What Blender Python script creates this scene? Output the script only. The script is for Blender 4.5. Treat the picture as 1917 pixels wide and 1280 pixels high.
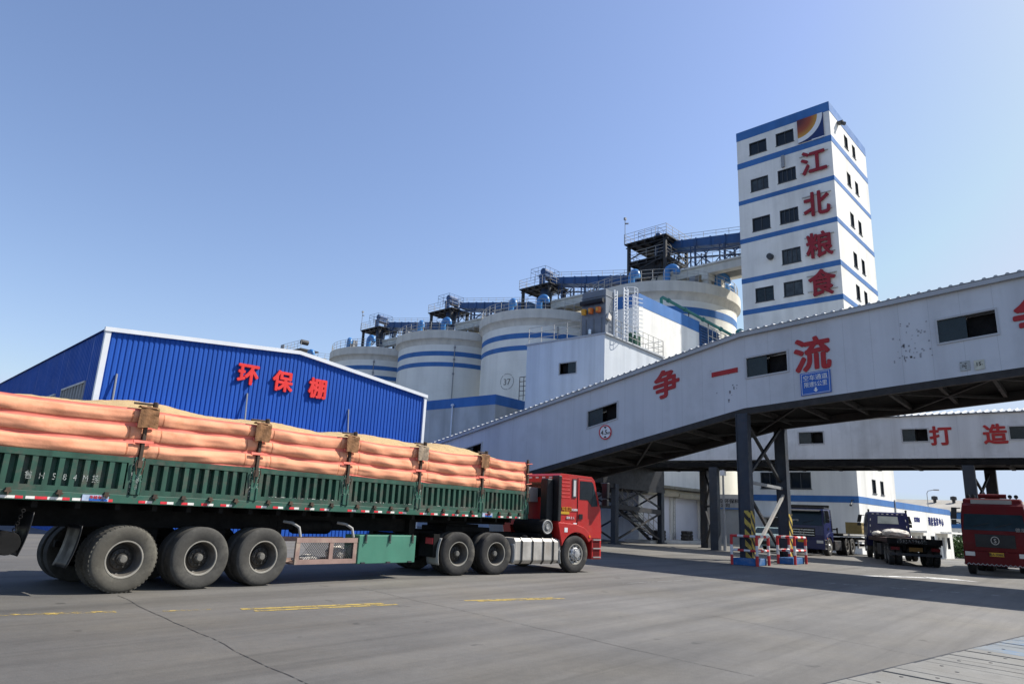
import bpy, bmesh, math, random
from mathutils import Vector, Matrix
random.seed(7)
for o in list(bpy.data.objects): bpy.data.objects.remove(o)
S = bpy.context.scene; C = S.collection
R = math.radians

# ---------------------------------------------------------------- camera
# world X = the truck's heading, Y = to its left, Z up; metres
def cam_matrix(pitch, roll, yaw, h):
    cr, sr, cp, sp = math.cos(roll), math.sin(roll), math.cos(pitch), math.sin(pitch)
    A = Matrix(((cr, -sr, 0), (sr, cr, 0), (0, 0, 1)))
    B = Matrix(((1, 0, 0), (0, -sp, cp), (0, cp, sp)))
    D = Matrix(((math.sin(yaw), math.cos(yaw), 0), (-math.cos(yaw), math.sin(yaw), 0), (0, 0, 1)))
    M = D @ B @ A
    a, b, f = M.col[0], M.col[1], M.col[2]
    m = Matrix.Identity(4)
    for i in range(3):
        m[i][0] = a[i]; m[i][1] = b[i]; m[i][2] = -f[i]
    m[2][3] = h
    return m
cd = bpy.data.cameras.new("camera"); cam = bpy.data.objects.new("camera", cd); C.objects.link(cam)
cd.lens = 24.0; cd.sensor_width = 36; cd.clip_start = 0.05; cd.clip_end = 5000
cam.matrix_world = cam_matrix(R(14.1), R(2.7), R(40.5), 1.5)
S.camera = cam

# ---------------------------------------------------------------- sky, sun, exposure
SUN_AZ, SUN_EL = -35.0, 46.0
w = bpy.data.worlds.new("World"); S.world = w; w.use_nodes = True
nt = w.node_tree; bg = nt.nodes["Background"]
sky = nt.nodes.new("ShaderNodeTexSky"); sky.sky_type = 'NISHITA'; sky.sun_disc = False
sky.sun_elevation = R(SUN_EL); sky.sun_rotation = R(90 - SUN_AZ)
sky.altitude = 0; sky.air_density = 1.25; sky.dust_density = .9; sky.ozone_density = 4.0
cap = nt.nodes.new("ShaderNodeMix"); cap.data_type = 'RGBA'; cap.blend_type = 'DARKEN'; cap.inputs[0].default_value = 1
cap.inputs[7].default_value = (3.5, 4.2, 5.3, 1)      # a hazy horizon no brighter than the pale blue of the picture
tint = nt.nodes.new("ShaderNodeMix"); tint.data_type = 'RGBA'; tint.blend_type = 'MULTIPLY'; tint.inputs[0].default_value = 1; tint.inputs[7].default_value = (1.07, .975, 1.02, 1)
nt.links.new(sky.outputs[0], tint.inputs[6]); nt.links.new(tint.outputs[2], cap.inputs[6]); nt.links.new(cap.outputs[2], bg.inputs[0]); bg.inputs[1].default_value = 0.10
sl = bpy.data.lights.new("sun", 'SUN'); sl.energy = 4.2; sl.angle = R(0.5); sl.color = (1, 0.95, 0.87)
so = bpy.data.objects.new("sun", sl); C.objects.link(so)
sd = Vector((math.cos(R(SUN_AZ)) * math.cos(R(SUN_EL)), math.sin(R(SUN_AZ)) * math.cos(R(SUN_EL)), math.sin(R(SUN_EL))))
so.rotation_euler = sd.to_track_quat('Z', 'Y').to_euler(); so.location = sd * 60
vs = S.view_settings; vs.view_transform = 'Standard'; vs.look = 'None'; vs.exposure = 0.8; vs.gamma = 1.0
S.cycles.max_bounces = 6

# ---------------------------------------------------------------- materials
def mat(name, col, rough=.6, metal=0., var=.12, scale=1.5, streak=0., sscale=1.2, bump=0., bscale=40., dirt=None, damt=.5, dscale=1.0, spec=.4, rib=None, coat=0.):
    m = bpy.data.materials.new(name); m.use_nodes = True
    t = m.node_tree; N = t.nodes; L = t.links; p = N["Principled BSDF"]
    p.inputs["Roughness"].default_value = rough; p.inputs["Metallic"].default_value = metal
    p.inputs["Specular IOR Level"].default_value = spec
    if coat: p.inputs["Coat Weight"].default_value = coat; p.inputs["Coat Roughness"].default_value = .08
    tc = N.new("ShaderNodeTexCoord")
    def noise(sc, detail=4, mp=None, rough_=.55):
        n = N.new("ShaderNodeTexNoise"); n.inputs["Scale"].default_value = sc; n.inputs["Detail"].default_value = detail; n.inputs["Roughness"].default_value = rough_
        if mp:
            q = N.new("ShaderNodeMapping"); q.inputs["Scale"].default_value = mp; L.new(tc.outputs["Object"], q.inputs[0]); L.new(q.outputs[0], n.inputs[0])
        else: L.new(tc.outputs["Object"], n.inputs[0])
        return n.outputs["Fac"]
    def ramp(x, a, b, lo, hi):
        r = N.new("ShaderNodeMapRange"); r.inputs[1].default_value = a; r.inputs[2].default_value = b; r.inputs[3].default_value = lo; r.inputs[4].default_value = hi
        L.new(x, r.inputs[0]); return r.outputs[0]
    def mul(c, f):
        v = N.new("ShaderNodeMix"); v.data_type = 'RGBA'; v.blend_type = 'MULTIPLY'; v.inputs[0].default_value = 1
        L.new(c, v.inputs[6]); L.new(f, v.inputs[7]); return v.outputs[2]
    rgb = N.new("ShaderNodeRGB"); rgb.outputs[0].default_value = (*col, 1); c = rgb.outputs[0]
    if var: c = mul(c, ramp(noise(scale), .3, .7, 1 - var, 1 + var))
    if streak: c = mul(c, ramp(noise(sscale, 5, (1, 1, .06)), .42, .72, 1.0, 1 - streak))
    if dirt:
        d = N.new("ShaderNodeMix"); d.data_type = 'RGBA'; d.inputs[7].default_value = (*dirt, 1)
        L.new(ramp(noise(dscale, 8, None, .7), .5, .68, 0, damt), d.inputs[0]); L.new(c, d.inputs[6]); c = d.outputs[2]
    L.new(c, p.inputs["Base Color"])
    L.new(ramp(noise(scale * 3), .3, .7, max(.03, rough - .1), min(1, rough + .1)), p.inputs["Roughness"])
    hgt = None
    if bump:
        hgt = noise(bscale, 3)
    if rib:   # (axis index, pitch): shallow pressed ribs of a metal sheet
        sx = N.new("ShaderNodeSeparateXYZ"); L.new(tc.outputs["Object"], sx.inputs[0])
        a = N.new("ShaderNodeMath"); a.operation = 'MULTIPLY'; a.inputs[1].default_value = 1 / rib[1]; L.new(sx.outputs[rib[0]], a.inputs[0])
        fr = N.new("ShaderNodeMath"); fr.operation = 'FRACT'; L.new(a.outputs[0], fr.inputs[0])
        h2 = ramp(fr.outputs[0], .0, .12, 0, 1)
        if len(rib) > 3: c = mul(c, ramp(fr.outputs[0], .0, rib[4] if len(rib) > 4 else .02, rib[3], 1)); L.new(c, p.inputs["Base Color"])
        b2 = N.new("ShaderNodeBump"); b2.inputs["Strength"].default_value = rib[2]; b2.inputs["Distance"].default_value = .02; L.new(h2, b2.inputs["Height"]); L.new(b2.outputs[0], p.inputs["Normal"])
    elif hgt is not None:
        b = N.new("ShaderNodeBump"); b.inputs["Strength"].default_value = bump; b.inputs["Distance"].default_value = .02; L.new(hgt, b.inputs["Height"]); L.new(b.outputs[0], p.inputs["Normal"])
    return m

white_paint = mat("white_render", (.82, .805, .75), .85, var=.06, scale=.25, streak=.2, sscale=.9, bump=.15, bscale=30, dirt=(.58, .565, .51), damt=.4, dscale=.4)
silo_paint = mat("silo_render", (.80, .785, .71), .85, var=.08, scale=.2, streak=.13, sscale=.6, rib=(2, 1.3, .08, .93, .03), dirt=(.60, .58, .50), damt=.35, dscale=.35)
blue_band = mat("blue_band_paint", (.05, .165, .41), .8, var=.1, scale=.3, streak=.2, sscale=.8)
concrete_lt = mat("pale_concrete", (.66, .63, .55), .85, var=.08, scale=.5, streak=.18, sscale=1.5, dirt=(.35, .33, .28), damt=.3, dscale=.6)
house_sheet = mat("house_sheet", (.60, .64, .68), .5, var=.05, scale=.4, streak=.18, sscale=1.5, rib=(1, .25, .25, .86, .08))
gal_sheet = mat("gallery_sheet", (.55, .57, .60), .5, var=.05, scale=.35, streak=.14, sscale=1.3, rib=(1, .96, .25, .72, .022), dirt=(.32, .33, .34), damt=.28, dscale=.5)
gal_sheet2 = mat("gallery_sheet_pale", (.62, .64, .66), .5, var=.06, scale=.35, streak=.2, sscale=1.3, rib=(1, .96, .25, .78, .022), dirt=(.22, .23, .23), damt=.35, dscale=.5)
roof_sheet = mat("roof_sheet", (.40, .42, .44), .6, metal=.1, var=.1, scale=.6, streak=.1)
dark_steel = mat("dark_steel", (.022, .025, .03), .6, var=.25, scale=2, dirt=(.12, .08, .05), damt=.35, dscale=3)
col_steel = mat("column_steel", (.026, .035, .05), .55, var=.2, scale=1.5, dirt=(.07, .055, .045), damt=.3, dscale=2)
grey_steel = mat("grey_steel", (.27, .28, .29), .5, var=.15, scale=2, dirt=(.16, .12, .09), damt=.3, dscale=2)
rail_steel = mat("rail_steel", (.42, .41, .38), .5, var=.2, scale=2, dirt=(.25, .14, .08), damt=.4, dscale=2)
blue_steel = mat("blue_steel", (.022, .085, .23), .5, var=.2, scale=.8, streak=.2, dirt=(.1, .1, .12), damt=.4, dscale=1.2)
vent_blue = mat("vent_blue", (.06, .22, .50), .35, var=.15, scale=1)
navy_steel = mat("navy_steel", (.03, .06, .13), .55, var=.2, scale=1, dirt=(.1, .08, .07), damt=.4, dscale=1.5)
green_pipe = mat("green_pipe", (.03, .17, .15), .4, var=.15)
glass = mat("dark_glass", (.010, .014, .018), .1, var=.3, scale=1, spec=.35)
pane_mat = mat("sliding_pane", (.018, .03, .036), .25, var=.2, scale=1, spec=.25)
black_void = mat("unlit_interior", (.006, .006, .007), .9, var=0)
alu = mat("aluminium_frame", (.42, .43, .44), .5, var=.08)
dark_frame = mat("dark_frame", (.05, .055, .06), .5, var=.1)
red_letter = mat("red_lettering", (.36, .008, .012), .45, var=.08, scale=1)
red_letter_shed = mat("red_lettering_shed", (.75, .035, .03), .45, var=.08, scale=1)
dark_red_letter = mat("dark_red_lettering", (.26, .008, .016), .45, var=.1, scale=1)
shed_blue = mat("shed_blue_sheet", (.020, .090, .40), .6, var=.07, scale=.5, streak=.10, sscale=2.0, spec=.12)
white_trim = mat("white_trim", (.72, .74, .76), .4, var=.05)
sign_blue = mat("sign_blue", (.012, .10, .42), .4, var=.06)
sign_white = mat("sign_white", (.75, .76, .76), .5, var=.05)
sign_red = mat("sign_red", (.55, .02, .03), .4, var=.06)
sign_black = mat("sign_black", (.01, .01, .012), .5, var=0)
sign_cream = mat("sign_cream", (.50, .50, .42), .6, var=.15, scale=6)
rubber = mat("tyre_rubber", (.028, .027, .026), .85, var=.3, scale=4, bump=.15, bscale=60, dirt=(.13, .12, .10), damt=.75, dscale=3.0)
rubber_dusty = mat("dusty_tyre_rubber", (.075, .07, .058), .9, var=.25, scale=4, bump=.15, bscale=60, dirt=(.16, .15, .12), damt=.6, dscale=2.5)
black_part = mat("black_underbody", (.007, .007, .007), .8, var=.4, scale=4, dirt=(.03, .027, .024), damt=.5, dscale=3, spec=.2)
black_plastic = mat("black_plastic", (.015, .015, .016), .45, var=.2)
rim_steel = mat("rim_steel", (.028, .026, .023), .55, var=.3, scale=6, dirt=(.07, .06, .05), damt=.5, dscale=6)
rim_edge = mat("rim_edge", (.27, .255, .22), .5, var=.25, scale=6)
hub_grey = mat("hub_grey", (.14, .135, .12), .6, var=.3, scale=8)
rim_barrel = mat("rim_barrel", (.12, .11, .095), .6, var=.3, scale=6)
rim_silver = mat("rim_silver", (.45, .45, .44), .4, metal=.4, var=.2, scale=6)
cab_red = mat("cab_red_paint", (.43, .020, .018), .42, var=.07, scale=1.5, dirt=(.30, .06, .04), damt=.35, dscale=2, coat=.15)
cab_red_dark = mat("old_red_paint", (.105, .004, .005), .5, var=.1, scale=1.5, dirt=(.06, .012, .012), damt=.4, dscale=2, spec=.2)
cab_blue = mat("cab_blue_paint", (.006, .011, .075), .4, var=.1, scale=1.5, coat=.4)
lamp_glass = mat("lamp_glass", (.55, .55, .52), .15, var=.1, spec=.8)
amber = mat("amber_lens", (.75, .18, .02), .25, var=.1)
grille_mat = mat("grille_black", (.01, .01, .011), .5, var=.2)
chrome = mat("chrome", (.6, .6, .6), .2, metal=.9, var=.05)
plate_yellow = mat("plate_yellow", (.55, .32, .02), .45, var=.1)
trailer_green = mat("trailer_green", (.024, .080, .055), .55, var=.18, scale=2, streak=.5, sscale=5, dirt=(.085, .078, .062), damt=.95, dscale=2.6)
trailer_green_rail = mat("trailer_green_rail", (.028, .100, .070), .5, var=.15, scale=2, dirt=(.085, .075, .06), damt=.8, dscale=3)
box_green = mat("box_green", (.06, .20, .14), .45, var=.08, scale=2, streak=.12, sscale=3)
post_rust = mat("stake_rust", (.07, .045, .03), .8, var=.4, scale=8, dirt=(.02, .02, .02), damt=.6, dscale=6)
bag_orange = mat("orange_cloth", (.78, .35, .21), .95, var=.09, scale=2.5, bump=.12, bscale=45, dirt=(.46, .20, .10), damt=.45, dscale=3.5, spec=.08)
bag_pink = mat("pink_cloth_strip", (.72, .20, .15), .95, var=.1, scale=4, spec=.08)
bag_stitch = mat("stitched_seam", (.48, .18, .10), .95, var=.3, scale=12, spec=.08)
brown_cloth = mat("brown_cloth", (.22, .11, .05), .9, var=.2, scale=8, bump=.6, bscale=25)
grey_cloth = mat("grey_brown_cloth", (.27, .21, .15), .9, var=.2, scale=8, bump=.6, bscale=25)
tape_red = mat("tape_red", (.62, .035, .05), .4, var=.2, scale=12)
tape_white = mat("tape_white", (.72, .70, .66), .4, var=.15, scale=12)
wood_mat = mat("cage_wood", (.30, .20, .17), .8, var=.2, scale=3, streak=.2, dirt=(.42, .38, .28), damt=.6, dscale=2)
cloth_white = mat("sack_white", (.62, .58, .52), .9, var=.2, scale=6, bump=.5, bscale=20)
tank_alu = mat("tank_aluminium", (.50, .47, .42), .45, metal=.25, var=.15, scale=3, streak=.3, sscale=4, dirt=(.28, .20, .13), damt=.4, dscale=2)
mud_grey = mat("mudguard_grey", (.28, .28, .27), .6, var=.15)
hazard_yellow = mat("hazard_yellow", (.50, .36, .06), .6, var=.2, scale=3, dirt=(.10, .09, .06), damt=.5, dscale=4)
barrier_red = mat("barrier_red", (.55, .03, .03), .5, var=.15, scale=4, dirt=(.3, .12, .1), damt=.3, dscale=4)
barrier_white = mat("barrier_white", (.66, .65, .63), .5, var=.12, scale=4, dirt=(.35, .3, .27), damt=.4, dscale=4)
kerb_blue = mat("kerb_blue", (.02, .11, .29), .7, var=.2, scale=3, dirt=(.2, .2, .2), damt=.5, dscale=3)
shutter_mat = mat("shutter_white", (.66, .66, .70), .55, var=.05, scale=.8, streak=.08, rib=(2, .09, .5, .8, .15))
shutter_grey = mat("shutter_grey", (.28, .30, .32), .55, var=.08, rib=(2, .09, .5))
beige_box = mat("beige_box", (.42, .38, .29), .7, var=.12, streak=.2)
wall_grey = mat("wall_grey", (.50, .49, .46), .85, var=.08, scale=.4, streak=.25, sscale=1.0, dirt=(.35, .33, .28), damt=.4, dscale=.5)
filter_grey = mat("filter_grey", (.16, .18, .21), .5, var=.12, streak=.2)
orange_cup = mat("orange_cup", (.55, .13, .02), .45, var=.15)
yellow_cup = mat("yellow_cup", (.60, .30, .03), .45, var=.15)
motor_green = mat("motor_green", (.02, .09, .05), .45, var=.15)
old_roof = mat("weathered_roof", (.33, .31, .27), .8, var=.15, scale=.3, dirt=(.22, .2, .16), damt=.5, dscale=.4)
car_paint = mat("car_paint", (.30, .40, .42), .25, var=.04, coat=.6)
leaf_mat = mat("hedge_leaf", (.05, .10, .025), .6, var=.4, scale=3)
branch_mat = mat("branch_bark", (.12, .09, .06), .85, var=.3)
grain_mat = mat("grain", (.48, .34, .17), .95, var=.10, scale=6, bump=.8, bscale=90, dirt=(.48, .33, .15), damt=.4, dscale=30)
plank_mat = mat("deck_plank", (.19, .185, .168), .75, var=.16, scale=3, bump=.3, bscale=40, dirt=(.13, .12, .10), damt=.6, dscale=1.5)
moss_slab = mat("mossy_slab", (.25, .24, .20), .9, var=.2, dirt=(.06, .06, .045), damt=.8, dscale=2)

def ground_material():
    m = bpy.data.materials.new("yard_concrete"); m.use_nodes = True
    t = m.node_tree; N = t.nodes; L = t.links; p = N["Principled BSDF"]
    tc = N.new("ShaderNodeTexCoord")
    def noise(sc, mp=(1, 1, 1), rot=0, detail=6, r=.6):
        q = N.new("ShaderNodeMapping"); q.inputs["Scale"].default_value = mp; q.inputs["Rotation"].default_value = (0, 0, rot)
        n = N.new("ShaderNodeTexNoise"); n.inputs["Scale"].default_value = sc; n.inputs["Detail"].default_value = detail; n.inputs["Roughness"].default_value = r
        L.new(tc.outputs["Object"], q.inputs[0]); L.new(q.outputs[0], n.inputs[0]); return n.outputs["Fac"]
    def ramp(x, a, b, lo, hi):
        r = N.new("ShaderNodeMapRange"); r.inputs[1].default_value = a; r.inputs[2].default_value = b; r.inputs[3].default_value = lo; r.inputs[4].default_value = hi
        L.new(x, r.inputs[0]); return r.outputs[0]
    def mul(a, b):
        v = N.new("ShaderNodeMath"); v.operation = 'MULTIPLY'; L.new(a, v.inputs[0]); L.new(b, v.inputs[1]); return v.outputs[0]
    v = ramp(noise(.10), .32, .68, .78, 1.16)
    sx_ = N.new("ShaderNodeSeparateXYZ"); L.new(tc.outputs["Object"], sx_.inputs[0])
    v = mul(v, ramp(sx_.outputs[0], 2.5, 9.5, .64, .97))       # older, dirtier slabs towards the yard's rear
    v = mul(v, ramp(noise(1.1), .3, .7, .92, 1.08))
    v = mul(v, ramp(noise(1.0, (.10, 1.5, 1), R(20)), .42, .72, 1.0, .72))       # long tyre smears
    v = mul(v, ramp(noise(1.0, (.12, 1.3, 1), R(-25)), .45, .75, 1.0, .80))
    v = mul(v, ramp(noise(.5, (.2, 1.0, 1), R(5)), .5, .8, 1.0, 1.18))
    v = mul(v, ramp(noise(60, detail=2), .3, .7, .90, 1.10))
    v = mul(v, ramp(noise(9, detail=5), .3, .7, .93, 1.07))
    v = mul(v, ramp(noise(2.2, detail=8, r=.75), .60, .70, 1.0, .80))      # blotchy stains
    v = mul(v, ramp(noise(1.6, (1, 1, 1), 1.1, 3, .5), .69, .73, 1.0, .62))  # oil drips
    v = mul(v, ramp(noise(3.0, (.05, 2.2, 1), R(-12), 4), .55, .72, 1.0, .84))   # tyre tracks
    cc = N.new("ShaderNodeMix"); cc.data_type = 'RGBA'; cc.inputs[6].default_value = (.163, .156, .144, 1); cc.inputs[7].default_value = (.19, .173, .142, 1)
    L.new(ramp(noise(.35), .45, .7, 0, .7), cc.inputs[0])
    mm = N.new("ShaderNodeMix"); mm.data_type = 'RGBA'; mm.blend_type = 'MULTIPLY'; mm.inputs[0].default_value = 1
    L.new(cc.outputs[2], mm.inputs[6]); L.new(v, mm.inputs[7]); L.new(mm.outputs[2], p.inputs["Base Color"])
    p.inputs["Roughness"].default_value = .75; p.inputs["Specular IOR Level"].default_value = .35
    b = N.new("ShaderNodeBump"); b.inputs["Strength"].default_value = .25; b.inputs["Distance"].default_value = .01
    L.new(noise(30, detail=4), b.inputs["Height"]); L.new(b.outputs[0], p.inputs["Normal"])
    return m
def worn_paint(name, col, wear=.5, sc=4):
    m = bpy.data.materials.new(name); m.use_nodes = True
    t = m.node_tree; N = t.nodes; L = t.links; p = N["Principled BSDF"]; p.inputs["Base Color"].default_value = (*col, 1); p.inputs["Roughness"].default_value = .7
    tc = N.new("ShaderNodeTexCoord"); n = N.new("ShaderNodeTexNoise"); n.inputs["Scale"].default_value = sc; n.inputs["Detail"].default_value = 8; n.inputs["Roughness"].default_value = .75
    L.new(tc.outputs["Object"], n.inputs[0]); r = N.new("ShaderNodeMapRange"); r.inputs[1].default_value = wear - .06; r.inputs[2].default_value = wear + .06; L.new(n.outputs[0], r.inputs[0])
    tr = N.new("ShaderNodeBsdfTransparent"); mx = N.new("ShaderNodeMixShader"); L.new(r.outputs[0], mx.inputs[0]); L.new(tr.outputs[0], mx.inputs[1]); L.new(p.outputs[0], mx.inputs[2])
    L.new(mx.outputs[0], N["Material Output"].inputs[0]); return m
def logo_material():
    m = bpy.data.materials.new("emblem_gradient"); m.use_nodes = True
    t = m.node_tree; N = t.nodes; L = t.links; p = N["Principled BSDF"]; p.inputs["Roughness"].default_value = .4
    tc = N.new("ShaderNodeTexCoord"); ln = N.new("ShaderNodeVectorMath"); ln.operation = 'DISTANCE'; ln.inputs[1].default_value = (-.2, 2.6, 35.1)
    L.new(tc.outputs["Object"], ln.inputs[0]); cr = N.new("ShaderNodeValToRGB"); mr = N.new("ShaderNodeMapRange"); mr.inputs[1].default_value = .4; mr.inputs[2].default_value = 1.75
    L.new(ln.outputs["Value"], mr.inputs[0]); L.new(mr.outputs[0], cr.inputs[0])
    e = cr.color_ramp.elements; e[0].position = 0; e[0].color = (.11, .012, .012, 1); e[1].position = 1; e[1].color = (.55, .30, .03, 1)
    x = e.new(.55); x.color = (.33, .06, .012, 1)
    L.new(cr.outputs[0], p.inputs["Base Color"]); return m

# ---------------------------------------------------------------- mesh helpers
class MB:
    def __init__(s): s.v = []; s.f = []; s.mi = []; s.cur = 0
    def face(s, ids): s.f.append(ids); s.mi.append(s.cur)
    def add(s, vs, fs):
        o = len(s.v); s.v += [Vector(v) for v in vs]
        for f in fs: s.face([i + o for i in f])
    def hexa(s, P):   # 8 points: bottom loop 0-3, top loop 4-7
        s.add(P, [(0, 3, 2, 1), (4, 5, 6, 7), (0, 1, 5, 4), (1, 2, 6, 5), (2, 3, 7, 6), (3, 0, 4, 7)])
    def box(s, x0, x1, y0, y1, z0, z1):
        s.hexa([(x0, y0, z0), (x1, y0, z0), (x1, y1, z0), (x0, y1, z0), (x0, y0, z1), (x1, y0, z1), (x1, y1, z1), (x0, y1, z1)])
    def fbox(s, f, u0, u1, v0, v1, d0, d1):
        s.hexa([f(u0, v0, d0), f(u1, v0, d0), f(u1, v0, d1), f(u0, v0, d1), f(u0, v1, d0), f(u1, v1, d0), f(u1, v1, d1), f(u0, v1, d1)])
    def prism(s, pts, axis, a, b):
        n = len(pts)
        def mk(p, t): return {'x': (t, p[0], p[1]), 'y': (p[0], t, p[1]), 'z': (p[0], p[1], t)}[axis]
        s.add([mk(p, a) for p in pts] + [mk(p, b) for p in pts],
              [list(range(n))[::-1], list(range(n, 2 * n))] + [(i, (i + 1) % n, n + (i + 1) % n, n + i) for i in range(n)])
    def bar(s, a, b, w, h=None, up=(0, 0, 1)):
        a = Vector(a); b = Vector(b); h = h or w; d = (b - a).normalized(); up = Vector(up)
        if abs(d.dot(up)) > .98: up = Vector((1, 0, 0))
        r = d.cross(up).normalized() * w / 2; u = r.cross(d).normalized() * h / 2
        s.hexa([a - r - u, a + r - u, a + r + u, a - r + u, b - r - u, b + r - u, b + r + u, b - r + u])
    def tube(s, pts, r, n=8, caps=True):
        pts = [Vector(p) for p in pts]; o = len(s.v); k = len(pts); prev = None
        for i, p in enumerate(pts):
            d = ((pts[min(i + 1, k - 1)] - pts[max(i - 1, 0)])).normalized()
            if prev is None:
                x = d.orthogonal().normalized()
            else:
                x = (prev - d * prev.dot(d)).normalized()
            prev = x; y = d.cross(x); rr = r[i] if isinstance(r, (list, tuple)) else r
            for j in range(n):
                a = 2 * math.pi * j / n; s.v.append(p + (x * math.cos(a) + y * math.sin(a)) * rr)
        for i in range(k - 1):
            for j in range(n):
                s.face([o + i * n + j, o + i * n + (j + 1) % n, o + (i + 1) * n + (j + 1) % n, o + (i + 1) * n + j])
        if caps: s.face([o + j for j in range(n)][::-1]); s.face([o + (k - 1) * n + j for j in range(n)])
    def lathe(s, prof, n=32, axis='z', c=(0, 0, 0), closed=False, caps=True):   # prof: (radius, height)
        o = len(s.v); c = Vector(c); k = len(prof)
        for r, h in prof:
            for j in range(n):
                a = 2 * math.pi * j / n; x, y = r * math.cos(a), r * math.sin(a)
                s.v.append(c + Vector({'z': (x, y, h), 'y': (x, h, y), 'x': (h, x, y)}[axis]))
        for i in range(k if closed else k - 1):
            i2 = (i + 1) % k
            for j in range(n): s.face([o + i * n + j, o + i * n + (j + 1) % n, o + i2 * n + (j + 1) % n, o + i2 * n + j])
        if not closed and caps:
            if prof[0][0] > 1e-4: s.face([o + j for j in range(n)])
            if prof[-1][0] > 1e-4: s.face([o + (k - 1) * n + j for j in range(n)])
    def grid(s, fn, nu, nv, mfn=None):
        o = len(s.v)
        for i in range(nu + 1):
            for j in range(nv + 1): s.v.append(Vector(fn(i / nu, j / nv)))
        for i in range(nu):
            for j in range(nv):
                if mfn: s.cur = mfn(i / nu, (j + .5) / nv)
                a = o + i * (nv + 1) + j; s.face([a, a + nv + 1, a + nv + 2, a + 1])
        s.cur = 0
    def holed(s, f, us, vs, holes, depth):
        U = sorted(set(us) | {x for h in holes for x in h[:2]}); V = sorted(set(vs) | {x for h in holes for x in h[2:]})
        for i in range(len(U) - 1):
            for j in range(len(V) - 1):
                um, vm = (U[i] + U[i + 1]) / 2, (V[j] + V[j + 1]) / 2
                if any(h[0] < um < h[1] and h[2] < vm < h[3] for h in holes): continue
                s.add([f(U[i], V[j], 0), f(U[i + 1], V[j], 0), f(U[i + 1], V[j + 1], 0), f(U[i], V[j + 1], 0)], [(0, 1, 2, 3)])
        for a, b, c, d in holes:
            P = [(a, c), (b, c), (b, d), (a, d)]
            for k in range(4):
                p, q = P[k], P[(k + 1) % 4]
                s.add([f(*p, 0), f(*q, 0), f(*q, depth), f(*p, depth)], [(0, 1, 2, 3)])
    def build(s, name, m, parent=None, smooth=None, bevel=0, xf=None, recalc=True):
        me = bpy.data.meshes.new(name)
        vs_ = [xf @ v for v in s.v] if xf is not None else s.v
        me.from_pydata([tuple(v) for v in vs_], [], s.f)
        for q in (m if isinstance(m, (list, tuple)) else [m]): me.materials.append(q)
        if len(me.materials) > 1: me.polygons.foreach_set("material_index", s.mi)
        if recalc:
            bm = bmesh.new(); bm.from_mesh(me); bmesh.ops.recalc_face_normals(bm, faces=bm.faces); bm.to_mesh(me); bm.free()
        if smooth is not None:
            me.polygons.foreach_set("use_smooth", [True] * len(me.polygons))
            if smooth < 180: me.set_sharp_from_angle(angle=R(smooth))
        o = bpy.data.objects.new(name, me); C.objects.link(o)
        if parent: o.parent = parent
        if bevel:
            b = o.modifiers.new("bevel", 'BEVEL'); b.width = bevel; b.segments = 2; b.limit_method = 'ANGLE'; b.angle_limit = R(35)
        return o

def tag(o, label, cat, group=None):
    o["label"] = label; o["category"] = cat
    if group: o["group"] = group
    return o
def thing(name, label, cat, loc=(0, 0, 0), rz=0, group=None, unit=1):
    o = bpy.data.objects.new(name, None); C.objects.link(o); o.location = loc; o.scale = (unit,) * 3; o.rotation_euler = (0, 0, rz); o.empty_display_size = .5
    return tag(o, label, cat, group)
def struct(o): o["kind"] = "structure"; return o
def copy_tree(o, parent=None):
    c = o.copy(); C.objects.link(c)
    if parent: c.parent = parent
    for ch in list(o.children): copy_tree(ch, c)
    return c

# lettering: glyphs of Blender's own font turned into thin solid meshes
_tc = {}
def glyphs(body, depth):
    k = (body, depth)
    if k not in _tc:
        cu = bpy.data.curves.new("lettering", 'FONT'); cu.body = body; cu.extrude = depth; cu.align_x = 'CENTER'; cu.resolution_u = 3
        o = bpy.data.objects.new("lettering", cu); C.objects.link(o); bpy.context.view_layer.update()
        me = bpy.data.meshes.new_from_object(o.evaluated_get(bpy.context.evaluated_depsgraph_get()))
        _tc[k] = ([v.co.copy() for v in me.vertices], [list(p.vertices) for p in me.polygons])
        bpy.data.objects.remove(o); bpy.data.curves.remove(cu); bpy.data.meshes.remove(me)
    return _tc[k]
def put_text(mb, body, size, O, Rv, Uv, bold=0., depth=.02, sx=1., off=0.):
    vs_, fs = glyphs(body, depth / size)
    O = Vector(O); Rv = Vector(Rv); Uv = Vector(Uv); Nn = Rv.cross(Uv).normalized()
    sh = [(0, 0)] if not bold else [(bold * math.cos(a), bold * math.sin(a)) for a in [math.pi * (k + .25) / 4 for k in range(8)]]
    for k, (dx, dy) in enumerate(sh):      # thick strokes: the glyph repeated a stroke-width apart, each a hair prouder
        mb.add([O + Rv * ((v.x + dx) * size * sx) + Uv * ((v.y - .37 + dy) * size) + Nn * (v.z * size + off + k * .0008) for v in vs_], fs)
def text_part(name, body, size, O, Rv, Uv, m, parent, bold=0., depth=.02, sx=1., off=0.):
    b = MB(); put_text(b, body, size, O, Rv, Uv, bold, depth, sx, off)
    return b.build(name, m, parent, recalc=False)

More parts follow.
